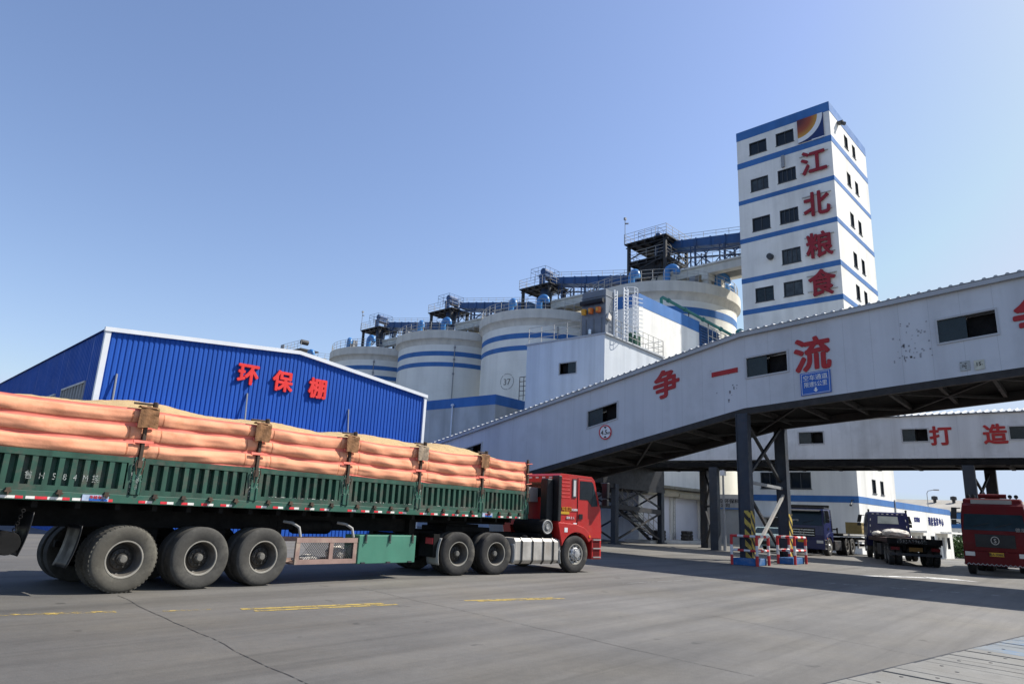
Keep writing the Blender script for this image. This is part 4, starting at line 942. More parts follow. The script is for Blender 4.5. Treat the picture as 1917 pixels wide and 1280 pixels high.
for xx, zz in ((.62, 6.15), (5.95, 6.2), (11.2, 6.2)):
    b = MB(); b.tube([(xx, -.02, zz), (xx - .05, -.35, zz - 1.9)], .035, 6); b.build("awning_stay", grey_steel, sh_)
b = MB(); b.box(.3, SW - .8, -1.3, -.03, 4.1, 4.2); b.build("awning", shed_blue, sh_)

# ---------------------------------------------------------------- far background, right
fw = thing("far_warehouse", "far long warehouse with weathered grey roof and two blue bands", "warehouse", (110, -12, -.75))
b = MB(); b.box(0, 14, 0, 52, 0, 5.25); b.build("wall", white_paint, fw)
b = MB(); b.prism([(-.7, 5.25), (7, 7.0), (14.7, 5.25)], 'y', -.5, 52.5); b.build("roof", old_roof, fw)
for z0, z1 in ((4.3, 5.15), (3.1, 3.7)):
    b = MB(); b.box(-.03, -.002, 0, 52, z0, z1); b.build("blue_band", blue_band, fw)
for i, ch in enumerate("储粮安全"): text_part("sign_character", ch, .95, (-.03, 26.4 - i * 1.6, 2.2), (0, -1, 0), (0, 0, 1), sign_black, fw, .02, .02)
for yy in (27.5, 29.8):
    b = MB(); b.lathe([(.2, 6.3), (.2, 6.9), (.42, 7.0), (.38, 7.4), (0, 7.5)], 10, c=(5, yy, 0)); b.build("roof_ventilator", dark_steel, fw)
fl_ = thing("far_lamp_post", "thin far street lamp above the weathered grey roof", "street lamp", (104, 16.9, -.75)); b = MB(); b.tube([(0, 0, 0), (0, 0, 7.3), (0, -.15, 7.6), (0, -.9, 7.75)], .045, 6); b.build("pole_shaft", grey_steel, fl_); b = MB(); b.box(-.15, .15, -1.4, -.8, 7.65, 7.8); b.build("lamp_head", grey_steel, fl_)
random.seed(11)
hg = thing("hedge_bush", "green leafy bush growing past the end of the low office wing", "bush", (102, 13.0, -1.2))
b = MB()
for i in range(2600):
    a, c = random.uniform(0, 6.28), random.uniform(-1, 1); r = random.random() ** .4
    p = Vector((1.8 * r * math.cos(a), 2.0 * r * math.sin(a) + random.uniform(-.3, .3), 1.25 + 1.4 * r * c * (.8 + .3 * math.sin(3 * a))))
    if p.z < .05: continue
    n = Vector((random.uniform(-1, 1), random.uniform(-1, 1), random.uniform(-.4, 1))).normalized(); x_ = n.orthogonal() * random.uniform(.10, .2); y_ = n.cross(x_) * .5
    b.add([p - x_, p + y_, p + x_, p - y_], [(0, 1, 2, 3)])
b.build("foliage", leaf_mat, hg, recalc=False)
b = MB()
for i in range(9): a = i * .7; b.tube([(.2 * math.cos(a), .3 * math.sin(a), 0), (1.2 * math.cos(a), 1.8 * math.sin(a), 1.9)], [.05, .015], 5)
b.build("stem", branch_mat, hg)

# ---------------------------------------------------------------- wheels and cabs
def tyre_mb(r, ri, wd, lugs=0):
    b = MB(); h = wd / 2
    b.lathe([(ri, -h * .84), (ri + .03, -h), (r * .80, -h * 1.05), (r * .92, -h * 1.02), (r - .02, -h * .92), (r, -h * .74), (r, h * .74), (r - .02, h * .92), (r * .85, h * 1.04), (ri + .03, h), (ri, h * .84)], 56, 'y', closed=True)
    for i in range(lugs):
        a = 2 * math.pi * i / lugs; da = math.pi / lugs * 1.05
        for s_, sh_a in ((-1, 0), (1, da)):
            P = []
            for rr in (r - .045, r + .004):
                for aa, hh in ((a + sh_a, h * .35), (a + sh_a + da, h * .35), (a + sh_a + da, h * .86), (a + sh_a, h * .86)): P.append((rr * math.cos(aa), s_ * hh, rr * math.sin(aa)))
            b.hexa(P)
    return b
def wheel(parent, loc, r=.515, wd=.27, rz=0., convex=False, dual=False, tm=None, rm=None, lugs=0, flip=1):
    tm = tm or rubber; ri = r * .535; b = tyre_mb(r, ri, wd, lugs)
    o = b.build("wheel", tm, parent, smooth=35); o.location = loc; o.rotation_euler = (0, 0, rz + (0 if flip == 1 else math.pi))
    q = MB(); h = wd / 2; q.cur = 1
    if convex:
        q.lathe([(ri + .014, -h * .80), (ri + .016, -h * .98), (ri - .012, -h * .96), (ri - .03, -h * .7)], 40, 'y', caps=False); q.cur = 0
        q.lathe([(ri - .03, -h * .7), (ri - .07, -h * .62), (.17, -h * .95), (.15, -h * 1.1), (.11, -h * 1.12), (.09, -h * 1.5), (0, -h * 1.55)], 40, 'y', caps=False)
        for i in range(10):
            a = 2 * math.pi * i / 10; q.tube([(.135 * math.cos(a), -h * 1.08, .135 * math.sin(a)), (.135 * math.cos(a), -h * 1.3, .135 * math.sin(a))], .016, 6)
        rimo = q.build("rim", [rm or rim_silver, rim_edge], o, smooth=35)
        q = MB()
        for i in range(10):
            a = 2 * math.pi * (i + .5) / 10; c = Vector((.2 * math.cos(a), -h * .86, .2 * math.sin(a))); q.lathe([(0, -.006), (.026, -.006), (.026, .006), (0, .006)], 10, 'y', c)
        q.build("rim_hole", sign_black, rimo)
    else:
        q.lathe([(ri + .012, -h * .80), (ri + .016, -h * .98), (ri - .004, -h * .98), (ri - .012, -h * .86)], 44, 'y', caps=False); q.cur = 2
        q.lathe([(ri - .012, -h * .86), (ri - .022, -h * .4), (ri - .035, h * .3)], 44, 'y', caps=False); q.cur = 0
        q.lathe([(ri - .035, h * .3), (ri - .06, h * .42), (.17, h * .30), (.155, h * .05), (.10, -h * .1), (.085, -h * .35), (0, -h * .4)], 44, 'y', caps=False)
        for i in range(10):
            a = 2 * math.pi * i / 10; q.tube([(.125 * math.cos(a), h * .1, .125 * math.sin(a)), (.125 * math.cos(a), -h * .18, .125 * math.sin(a))], .016, 6)
        rimo = q.build("rim", [rm or rim_steel, rim_edge, rim_barrel], o, smooth=35)
        q = MB(); q.lathe([(.0, -h * .75), (.05, -h * .75), (.062, -h * .6), (.062, -h * .3)], 12, 'y'); q.build("hub_cap", hub_grey, rimo)
    if dual:
        i2 = o.copy(); C.objects.link(i2); off = Vector((0, wd * 1.2, 0)); off.rotate(Matrix.Rotation(o.rotation_euler.z, 3, 'Z')); i2.location = Vector(loc) + off
    return o

screen_glass = mat("windscreen_glass", (.018, .032, .04), .1, var=.3, scale=1, spec=.4)
class Taper:      # cab sides leaning in towards the roof
    def __init__(s, M, k=.09): s.M = M; s.k = k
    def __matmul__(s, v):
        f = 1 - s.k * max(0, min(1, (v.z - 1.9) / .75)) ** 1.4; return s.M @ Vector((v.x, v.y * f, v.z))
def cab(parent, T, paint, zt=2.66, hw=1.2, rear=-.72, dark_rear=True, visor=False, emblem=None, rear_glass=None, mo=.0):
    X = lambda p: p
    prof = [(rear, 1.20), (rear, 2.60), (rear + .08, zt), (.60, zt - .02), (.72, zt - .12), (.985, 1.72), (1.03, 1.15), (1.02, .90), (.56, .90), (.44, 1.06), (.22, 1.17), (-.2, 1.2)]
    b = MB(); b.prism(prof, 'y', -hw + .02, hw - .02)
    for s_ in (-1, 1):     # pressed ribs on the sleeper side
        for i in range(6):
            z = 1.98 + i * .1; y0 = s_ * (hw - .02); b.hexa([(rear + .12, y0, z), (-.28, y0, z), (-.28, y0 + s_ * .005, z + .02), (rear + .12, y0 + s_ * .005, z + .02), (rear + .12, y0, z + .055), (-.28, y0, z + .055), (-.28, y0 + s_ * .005, z + .035), (rear + .12, y0 + s_ * .005, z + .035)])
    body = b.build("cab", paint, parent, bevel=.06, xf=T)
    nx, nz = .937, .347
    def fp(t, d): return (.725 + (.975 - .725) * t + nx * d, 2.50 + (1.76 - 2.50) * t + nz * d)
    b = MB(); P = []
    for d in (.003, .016):
        for t, yy in ((1.13, -hw + .08), (1.13, hw - .08), (-.02, hw - .12), (-.02, -hw + .12)): x, z = fp(t, d); P.append((x, yy, z))
    b.hexa(P); ws = b.build("windscreen", screen_glass, parent, xf=T)
    for k in (-.75, .05): b = MB(); x0, z0 = fp(.97, .03); x1, z1 = fp(.75, .03); b.bar((x0, k, z0), (x1, k + .62, z1), .02); b.build("wiper", sign_black, ws, xf=T)
    for s_ in (-1, 1):
        y = s_ * hw; e = s_ * .0
        dp = [(.03, 1.06), (.03, 2.56), (.60, 2.56), (.68, 2.50), (.95, 1.74), (.98, 1.25), (.97, .93), (.58, .93), (.46, 1.08)]
        cx_, cz_ = sum(p[0] for p in dp) / len(dp), sum(p[1] for p in dp) / len(dp)
        b = MB(); b.prism([(cx_ + (p[0] - cx_) * 1.035, cz_ + (p[1] - cz_) * 1.018) for p in dp], 'y', y - s_ * .03, y - s_ * .0165); b.build("door_gap", sign_black, parent, xf=T)
        b = MB(); b.prism(dp, 'y', y - s_ * .022, y - s_ * .004); d = b.build("door", paint, parent, bevel=.006, xf=T)
        wp = [(.10, 1.98), (.10, 2.50), (.58, 2.50), (.64, 2.45), (.80, 1.98), (.82, 1.86), (.56, 1.84), (.42, 1.98)]
        b = MB(); b.prism(wp, 'y', y - s_ * .006, y + s_ * .004); b.build("window", glass, d, xf=T)
        b = MB(); b.prism([(.56, 1.80), (.83, 1.82), (.80, 1.98), (.66, 2.38), (.62, 2.38), (.60, 1.95)], 'y', y + s_ * .004, y + s_ * .009); b.build("quarter_glass", pane_mat, d, xf=T)
        b = MB(); b.box(.07, .21, min(y, y + s_ * .02), max(y, y + s_ * .02), 1.44, 1.58); b.build("handle", sign_black, d, xf=T)
        b = MB(); b.box(-.19, -.03, min(y - s_ * .02, y), max(y - s_ * .02, y), 2.02, 2.54); sw_ = b.build("window", dark_frame, body, xf=T)
        b = MB(); b.box(-.16, -.07, min(y, y + s_ * .006), max(y, y + s_ * .006), 2.06, 2.50); b.build("pane", pane_mat if s_ > 0 else lamp_glass, body, xf=T)
        if dark_rear:
            b = MB(); b.box(rear - .02, rear + .10, min(y - s_ * .26, y + s_ * .005), max(y - s_ * .26, y + s_ * .005), 1.36, 2.60); b.build("side_deflector", black_plastic, parent, bevel=.02, xf=T)
        # fender over the front wheel
        arc = []
        for i in range(13):
            a = R(160 - 128 * i / 12); arc.append((-.02 + .585 * math.cos(a), .52 + .56 * math.sin(a)))
        out = [(.60, .90), (.50, 1.06), (.28, 1.22), (-.05, 1.30), (-.70, 1.34), (-.74, 1.30), (-.66, 1.0)]
        b = MB(); b.prism(arc + out, 'y', y - s_ * .34, y + s_ * .02); b.build("fender", paint, parent, bevel=.015, xf=T)
        b = MB(); b.lathe([(0, -.012), (.035, -.012), (.035, .012), (0, .012)], 12, 'y', (.50, y + s_ * .022, .98)); b.build("turn_signal", amber, parent, xf=T)
        # steps
        b = MB(); b.box(.62, 1.0, min(y - s_ * .3, y), max(y - s_ * .3, y), .36, .90); stp = b.build("step_housing", paint, parent, bevel=.02, xf=T)
        b = MB()
        for z in (.44, .68): b.box(.68, .94, min(y - s_ * .1, y + s_ * .004), max(y - s_ * .1, y + s_ * .004), z, z + .17)
        b.build("step_recess", cab_red_dark if paint is cab_red else sign_black, stp, xf=T)
        for z in (.40, .64, .875): b = MB(); b.box(.66, .97, min(y, y + s_ * .03), max(y, y + s_ * .03), z, z + .03); b.build("step_tread", mud_grey, stp, xf=T)
        # mirrors
        b = MB(); b.bar((.95, y, 2.48), (1.02, y + s_ * .2, 2.46), .04); b.bar((1.0, y, 1.9), (1.02, y + s_ * .2, 1.95), .04); b.box(.97, 1.07, min(y + s_ * (.14 - mo), y + s_ * (.36 - mo)), max(y + s_ * (.14 - mo), y + s_ * (.36 - mo)), 2.06, 2.50); b.box(.98, 1.07, min(y + s_ * (.15 - mo), y + s_ * (.34 - mo)), max(y + s_ * (.15 - mo), y + s_ * (.34 - mo)), 1.84, 2.03)
        b.build("mirror", black_plastic, parent, bevel=.015, xf=T)
        b = MB(); b.box(1.0, 1.045, min(s_ * .78, s_ * 1.14), max(s_ * .78, s_ * 1.14), .70, .86); b.build("headlight", lamp_glass, parent, bevel=.012, xf=T)
    b = MB(); b.box(.70, 1.03, -hw + .01, hw - .01, .36, .895); b.build("bumper", paint, parent, bevel=.03, xf=T)
    b = MB(); b.box(1.01, 1.045, -.72, .72, 1.04, 1.52)
    gr = b.build("grille", grille_mat, parent, bevel=.01, xf=T)
    b = MB()
    for z in (1.12, 1.26, 1.40): b.box(1.046, 1.06, -.68, .68, z, z + .03)
    b.build("grille_bar", chrome if visor else grille_mat, gr, xf=T)
    b = MB(); b.box(1.035, 1.05, -.26, .26, .72, .86); pl_ = b.build("number_plate", plate_yellow, parent, xf=T)
    if visor:
        b = MB(); b.hexa([(.72, -1.05, 2.52), (1.0, -1.0, 2.44), (1.0, 1.0, 2.44), (.72, 1.05, 2.52), (.72, -1.05, 2.56), (1.0, -1.0, 2.47), (1.0, 1.0, 2.47), (.72, 1.05, 2.56)]); b.build("sun_visor", black_plastic, parent, xf=T)
    b = MB(); b.box(rear - .012, rear - .004, -.55, .55, 2.0, 2.42); rw_ = b.build("rear_window", rear_glass or glass, body, xf=T)
    for q in [(-.9 + k * .28, -.78 + k * .28, 2.53, 2.57) for k in range(7)] + [(s_ * .95 - .02, s_ * .95 + .02, z, z + .12) for s_ in (-1, 1) for z in (1.45, 1.8, 2.15)]:
        b = MB(); b.box(rear - .014, rear - .004, *q); b.build("reflector_tape", tape_white, body, xf=T)
    if emblem:
        b = MB(); b.lathe([(.13, 0), (.155, 0), (.155, .02), (.13, .02)], 24, 'x', (1.06, 0, 1.30), closed=True); em = b.build("emblem_ring", rail_steel, parent, xf=T)
        b = MB(); put_text(b, emblem, .22, (1.075, 0, 1.30), (0, 1, 0), (0, 0, 1), .012, .012); b.build("emblem_mark", rail_steel, em, xf=T, recalc=False)
    return body

from mathutils import noise as mn
# ---------------------------------------------------------------- the loaded lorry in front
O0 = Vector((10, 13.25, 0)); XW = Matrix.Translation(-O0)
tr = thing("grain_lorry", "red cabbed lorry with a long green trailer and orange cloth sides heaped with grain", "truck", O0)
def rel(x, y, z): return tuple(Vector((x, y, z)) - O0)
PX = [1.98, 4.78, 6.87, 8.95, 10.98, 13.14, 14.98]
for s_ in (0, 1):
    Yf = (lambda d: 12.0 + d) if s_ == 0 else (lambda d: 14.5 - d)
    def bx(b, x0, x1, d0, d1, z0, z1): ya, yb = sorted((Yf(d0), Yf(d1))); b.box(x0, x1, ya, yb, z0, z1)
    b = MB(); bx(b, PX[0], PX[-1] + .06, .0, .12, 1.375, 1.515); b.build("side_rail", trailer_green_rail, tr, xf=XW, bevel=.008)
    for i, x in enumerate(PX):
        b = MB(); bx(b, x - .075, x + .075, -.012, .09, 1.516, 2.12)
        for k in (-1, 1): bx(b, x + k * .055 - .02, x + k * .055 + .02, -.03, -.012, 1.52, 1.75)
        b.build("stake_pocket", trailer_green_rail, tr, xf=XW, bevel=.008)
        b = MB(); bx(b, x - .025, x + .025, -.03, .03, 2.0, 2.97); st_ = b.build("stake", post_rust, tr, xf=XW)
        b = MB()
        for k in (-1, 1):
            yy = Yf(-.05); b.tube([(x + k * .06, yy, 2.07), (x + k * .07, yy, 2.0), (x + k * .05, yy, 1.92), (x + k * .04, yy, 1.84)], .012, 5)
        bx(b, x - .035, x + .035, -.045, -.03, 1.95, 2.07); b.build("latch", post_rust, st_, xf=XW)
        if i in (0, 1, 2, 3, 4, 5):
            b = MB(); ph = random.uniform(0, 6)
            def pad(u, v):
                y = Yf(-.085 - .008 * math.sin(9 * u + ph + 3 * v) - .007 * math.sin(19 * u * v + ph)); return (x + (u - .5) * (.31 + .015 * math.sin(4 * v + ph)), y, 2.93 - .33 * v + .008 * math.sin(7 * u + ph))
            b.grid(pad, 14, 12)
            b.grid(lambda u, v: (x + (u - .5) * .30, Yf(-.09 + .16 * v), 2.93 + .03 * math.sin(3.1 * v)), 6, 4)
            b.build("cloth_pad", grey_cloth if i == 4 else brown_cloth, tr, xf=XW, smooth=180, recalc=False)
            b = MB(); b.tube([(x - .25, Yf(-.02), 2.965 + .02), (x + .08, Yf(.0), 3.0)], .018, 6); b.lathe([(0, -.05), (.045, -.04), (.045, .05), (0, .06)], 8, 'z', (x + .1, Yf(.0), 2.99)); b.build("tarp_rod", post_rust, tr, xf=XW)
    chip = bpy.data.materials.get("chipped_paint") or worn_paint("chipped_paint", (.55, .56, .52), .60, 22)
    for i in range(6):
        x0, x1 = PX[i] + .09, PX[i + 1] - .09
        if s_ == 0:
            b = MB(); b.box(PX[i + 1] - .098, PX[i + 1] - .078, 11.993, 11.996, 1.55, 2.1); b.box(PX[i + 1] + .03, PX[i + 1] + .07, 11.983, 11.986, 1.75, 2.1)
            if i > 1: b.box(x0 + .2, x1 - .1, 11.992, 11.996, 1.595, 1.612)
            b.build("paint_chip", chip, tr, xf=XW)
        b = MB(); bx(b, x0, x1, .0, .07, 2.02, 2.11); bx(b, x0, x1, .0, .07, 1.516, 1.60); bx(b, x0, x0 + .07, .0, .07, 1.60, 2.02); bx(b, x1 - .07, x1, .0, .07, 1.60, 2.02)
        def rib(x, h): return [(x, Yf(.062 - h), 1.60), (x, Yf(.062 - h), 2.02)]
        n = max(3, round((x1 - x0 - .14) / .178)); p_ = (x1 - x0 - .14) / n; q = len(b.v); Xs = []
        for k in range(n):
            for f_, h in ((0, -.03), (.36, -.03), (.44, .055), (.86, .055), (.98, -.03)): Xs.append((x0 + .07 + (k + f_) * p_, h))
        Xs.append((x1 - .07, -.03))
        for xx, h in Xs: b.v += [Vector(v) for v in rib(xx, h)]
        for k in range(len(Xs) - 1): a = q + 2 * k; b.face([a, a + 2, a + 3, a + 1])
        b.build("side_panel", trailer_green, tr, xf=XW, recalc=False)
        for k in range(4):
            xx = x0 + (k + .5) * (x1 - x0) / 4; b = MB(); bx(b, xx - .045, xx + .045, -.05, .0, 1.475, 1.50); bx(b, xx - .03, xx + .03, -.035, .0, 1.50, 1.54); bx(b, xx - .012, xx + .012, -.06, -.04, 1.44, 1.475); b.build("hinge", post_rust, tr, xf=XW)
        b = MB(); xx = x0; k = 0
        while xx < x1 - .2:
            if not (i == 0 and 1.95 < xx - PX[0] < 2.5) and not (i == 5 and .1 < xx - PX[5] < .6):
                for cu, wd in ((0, .11), (1, .11)) if i else ((1, .12), (0, .16), (1, .10), (1, .10), (0, .10)):
                    b.cur = cu; bx(b, xx, xx + wd - .003, -.004, .0, 1.392, 1.432); xx += wd
            else: xx += .1
            xx += .13 if i else .03
        b.build("reflector_strip", [tape_red, tape_white], tr, xf=XW)
        # puffed cloth side, rolls tied down by pink strips
        ph = random.uniform(0, 6); xa, xb_ = PX[i] + .035, PX[i + 1] - .035; sg = random.uniform(.012, .03)
        NR = 3.0; zA, zB = 2.10, 2.905
        def bag(u, v):
            f_ = (v * NR) % 1; c = 0 if f_ < .07 or f_ > .93 else math.sin(math.pi * (f_ - .07) / .86) ** .75
            ed = min(u, 1 - u) * (xb_ - xa); e = min(1, (ed / .28)) ** .55
            e2 = .35 + .65 * e
            h = (.044 + .016 * mn.noise(Vector((xa + u * 3.1, v * 9, ph)))) * c * e2 + .0045 * mn.noise(Vector(((xa + (xb_ - xa) * u) * 5, v * 10, ph))) + .012 * mn.noise(Vector((u * (xb_ - xa) * 16, v * 4, ph + 3))) * max(0, 1 - ed / .4) + .012 * math.sin(7 * u + ph + 5 * v) * e + .008 * math.sin(17 * u + 9 * v + ph)
            if v > .97: h *= .3
            z = zA + (zB - zA) * v - sg * math.sin(math.pi * u) * v + .012 * math.sin(5 * u + ph) * (1 - v) + .012 * math.sin(3 * u + ph + 2 * v) + (1 - e) * .02 * math.sin(math.pi * v * NR * 2)
            return (xa + (xb_ - xa) * u, Yf(.03 - h), z)
        def bm_(u, v): f_ = (v * NR) % 1; return 1 if (f_ < .105 or f_ > .895 or v > .955) else 2 if (.105 < f_ < .135 or abs(u * (xb_ - xa) - .22) < .012 or abs((1 - u) * (xb_ - xa) - .22) < .012) else 0
        b = MB(); b.grid(bag, 90, 78, bm_); b.build("cloth_side", [bag_orange, bag_pink, bag_stitch], tr, smooth=180, xf=XW, recalc=False)
        if s_ == 0 and 1:
            for v_ in (1 / NR, 2 / NR):
                if i == 0: continue
                z = zA + (zB - zA) * v_; b = MB(); b.hexa([(PX[i] - .16, 11.955, z - .02), (PX[i] + .16, 11.965, z - .02), (PX[i] + .16, 11.985, z - .02), (PX[i] - .16, 11.985, z - .02), (PX[i] - .16, 11.965, z + .025), (PX[i] + .16, 11.965, z + .025), (PX[i] + .16, 11.985, z + .025), (PX[i] - .16, 11.985, z + .025)])
                b.build("tie_strap", bag_pink, tr, xf=XW)
# ends, floor, chassis
b = MB(); b.box(15.0, 15.06, 12.0, 14.5, 1.38, 2.12); b.build("headboard", trailer_green_rail, tr, xf=XW)
b = MB(); b.box(1.9, 1.96, 12.0, 14.5, 1.38, 2.12); b.build("tailgate", trailer_green, tr, xf=XW)
b = MB(); b.grid(lambda u, v: (15.02 + .08 * abs(math.sin(math.pi * v * 3.25)) ** .6, 12.08 + 2.34 * u, 2.12 + .74 * v), 20, 40, lambda u, v: 1 if ((v * 3.25) % 1 < .1 or (v * 3.25) % 1 > .9) else 0); b.build("cloth_front", [bag_orange, bag_pink], tr, smooth=180, xf=XW, recalc=False)
b = MB(); b.grid(lambda u, v: (1.93 - .08 * abs(math.sin(math.pi * v * 3.25)) ** .6, 12.08 + 2.34 * u, 2.12 + .74 * v), 20, 40, lambda u, v: 1 if ((v * 3.25) % 1 < .1 or (v * 3.25) % 1 > .9) else 0); b.build("cloth_rear", [bag_orange, bag_pink], tr, smooth=180, xf=XW, recalc=False)
for k in range(3):
    z = 2.3 + k * .27; b = MB(); b.tube([(14.9, 11.96, z), (15.12, 11.96, z + .03), (15.1, 12.3, z + .05)], .012, 5); b.build("tie_rope", bag_pink, tr, xf=XW)
b = MB(); b.box(1.96, 15.0, 12.12, 14.38, 1.40, 1.48); b.build("floor", dark_steel, tr, xf=XW)
b = MB()
for yy in (12.75, 13.75):
    b.box(2.0, 11.6, yy - .07, yy + .07, .98, 1.398); b.box(11.6, 14.9, yy - .07, yy + .07, 1.2, 1.398)
for i in range(22): xx = 2.3 + i * .58; b.box(xx - .04, xx + .04, 12.13, 14.37, 1.27, 1.397)
b.build("chassis", black_part, tr, xf=XW)
b = MB()
for xx in (4.82, 6.07, 7.26):
    b.tube([(xx, 12.2, .515), (xx, 14.3, .515)], .075, 10)
    for yy in (12.78, 13.72): b.box(xx - .5, xx + .5, yy - .05, yy + .05, .60, .70); b.box(xx - .12, xx + .12, yy - .09, yy + .09, .42, .75); b.box(xx + .45, xx + .75, yy - .06, yy + .06, .62, 1.0)
b.build("axle", black_part, tr, xf=XW)
rubber_grey = mat("road_grey_rubber", (.055, .053, .048), .9, var=.25, scale=4, bump=.15, bscale=60, dirt=(.11, .105, .09), damt=.6, dscale=2.0)
for i, xx in enumerate((4.82, 6.07, 7.26)):
    wheel(tr, rel(xx, 12.155, .515), .515, .27, dual=True, tm=rubber_dusty if i == 0 else rubber_grey, lugs=46 if i == 0 else 0)
    wheel(tr, rel(xx, 14.345, .515), .515, .27, dual=True, tm=rubber_grey, flip=-1)
for x, yv, zt_, zb_, ln in ((3.45, 12.05, 1.2, .58, -.1), (4.12, 12.03, 1.02, .40, -.12)):
    b = MB(); b.grid(lambda u, v: (x + ln * v * v + .02 * math.sin(3 * u), yv + .6 * u, zt_ + (zb_ - zt_) * v), 6, 10); o = b.build("mud_flap", black_plastic, tr, smooth=180, xf=XW)
    so_ = o.modifiers.new("solid", 'SOLIDIFY'); so_.thickness = .012
b = MB(); b.lathe([(0, -.5), (.155, -.5), (.165, -.46), (.165, 1.6), (0, 1.6)], 24, 'y', (3.2, 12.5, .76)); b.build("rear_bumper_tube", black_part, tr, smooth=40, xf=XW)
b = MB()
for k in range(7): b.lathe([(.022, -.006), (.03, 0), (.022, .006), (.015, 0)], 10, 'x' if k % 2 else 'y', (3.24 + .01 * k, 12.0, .95 + k * .045), closed=True)
b.build("chain", black_part, tr, xf=XW)
# tool box, cage, pipes
b = MB(); b.box(9.42, 11.02, 12.0, 12.5, .34, .92); tb = b.build("tool_box", box_green, tr, bevel=.012, xf=XW)
b = MB()
for xx in (9.58, 10.24, 10.90): b.box(xx - .02, xx + .02, 11.97, 12.0, .80, .94); b.tube([(xx - .03, 11.98, .79), (xx, 11.96, .76), (xx + .03, 11.98, .79)], .01, 5)
for xx in (9.55, 10.24, 10.86): b.box(xx - .05, xx + .05, 11.97, 12.0, .345, .375)
b.build("box_latch", dark_steel, tb, xf=XW)
b = MB(); Z0, Z1 = .36, .86
for z0, z1 in ((Z0, Z0 + .09), (Z1 - .09, Z1)): b.box(7.92, 9.38, 12.0, 12.05, z0, z1); b.box(7.92, 9.38, 12.5, 12.55, z0, z1)
for xx in (7.92, 8.70, 9.29): b.box(xx, xx + .09, 12.005, 12.055, Z0 + .09, Z1 - .09)
b.box(7.92, 9.38, 12.05, 12.5, Z0, Z0 + .03); cg = b.build("side_cage", wood_mat, tr, xf=XW)
b = MB()
for i in range(26):
    xx = 8.0 + i * .052
    b.bar((xx, 12.03, Z0 + .09), (min(9.3, xx + .3), 12.03, Z1 - .09), .006); b.bar((xx + .05, 12.032, Z1 - .09), (min(9.3, xx + .35), 12.032, Z0 + .09), .006)
b.build("wire_mesh", dark_steel, cg, xf=XW)
for xx in (8.02, 9.30):
    b = MB(); b.tube([(xx - .22, 12.35, 1.15), (xx - .12, 12.2, 1.13), (xx - .02, 12.1, 1.05), (xx + .02, 12.08, .87)], .028, 8); b.build("cage_hanger", mud_grey, tr, smooth=60, xf=XW)
b = MB()
for xx in (7.72, 7.9): b.bar((xx, 12.7, .4), (xx, 12.7, 1.3), .05)
b.box(7.6, 7.9, 12.3, 12.6, .36, .62); b.bar((7.6, 12.7, .85), (8.0, 12.7, .85), .05); b.bar((7.65, 12.7, .55), (7.9, 12.7, .85), .03); b.build("spare_bracket", black_part, tr, xf=XW)
b = MB(); b.lathe([(0, -.45), (.13, -.45), (.15, -.4), (.15, .4), (.13, .45), (0, .45)], 18, 'x', (8.7, 12.75, 1.05)); b.build("air_tank", black_part, tr, smooth=40, xf=XW)
b = MB()
for yy in (12.6, 13.9): b.box(11.25, 11.42, yy - .08, yy + .08, .45, 1.3); b.box(11.18, 11.5, yy - .12, yy + .12, .40, .45)
b.bar((11.33, 12.6, .9), (11.33, 13.9, .9), .06); b.build("landing_leg", black_part, tr, xf=XW)
for x0 in (4.03, 13.2):
    b = MB(); b.box(x0, x0 + .38, 11.985, 11.998, 1.395, 1.49); pt = b.build("maker_plate", mat("maker_plate_pale", (.35, .42, .55), .5, var=.2, scale=20) if x0 < 5 else bpy.data.materials["maker_plate_pale"], tr, xf=XW)
    b = MB(); b.box(x0 + .1, x0 + .36, 11.982, 11.984, 1.40, 1.43); b.build("plate_bar", sign_blue, pt, xf=XW)
    text_part("plate_text", "半挂车厂", .055, Vector((x0 + .22, 11.984, 1.455)) - O0, (1, 0, 0), (0, 0, 1), sign_red, pt, .008, .001, 1.1)
pw = worn_paint("worn_white_lettering", (.34, .37, .35), .49, 28)
for ch, xx in zip("鲁H584M挂", (3.27, 3.44, 3.60, 3.745, 3.885, 4.03, 4.175)):
    text_part("painted_character", ch, .135, Vector((xx, 12.003, 1.735)) - O0, (1, 0, 0), (0, 0, 1), pw, tr, 0, .001, .8)
text_part("painted_character", "600mm", .075, Vector((4.79, 11.984, 1.72)) - O0, (0, 0, -1), (1, 0, 0), pw, tr, 0, .001)

# tractor unit, steered a little to the right
ta = R(-10); txv = Vector((math.cos(ta), math.sin(ta), 0)); tyv = Vector((-math.sin(ta), math.cos(ta), 0))
Tw = Vector((16.4, 11.3, 0)) + tyv * 1.2
TT = XW @ Matrix.Translation(Tw) @ Matrix.Rotation(ta, 4, 'Z')
def trel(x, y, z): return tuple(TT @ Vector((x, y, z)))
cab(tr, TT, cab_red, mo=.11)
# livery marks on the door
b = MB(); put_text(b, "吨百万", .13, (-.40, -1.19, 1.70), (1, 0, 0), (0, 0, 1), .004, .004); b.build("livery_text", yellow_cup, tr, xf=TT, recalc=False)
b = MB(); b.box(-.64, -.30, -1.196, -1.182, 1.56, 1.63); b.build("livery_bar", plate_yellow, tr, xf=TT)
b = MB(); put_text(b, "X3000", .085, (-.10, -1.19, 1.69), (1, 0, 0), (0, 0, 1), .006, .004); put_text(b, "最美 之 人", .07, (-.25, -1.19, 1.47), (1, 0, 0), (0, 0, 1), .004, .004); b.build("livery_text", sign_white, tr, xf=TT, recalc=False)
b = MB(); b.box(-.13, -.0, -1.196, -1.182, 1.30, 1.335); b.box(-.50, -.38, -1.226, -1.218, 1.08, 1.2); b.build("sticker", sign_white, tr, xf=TT)
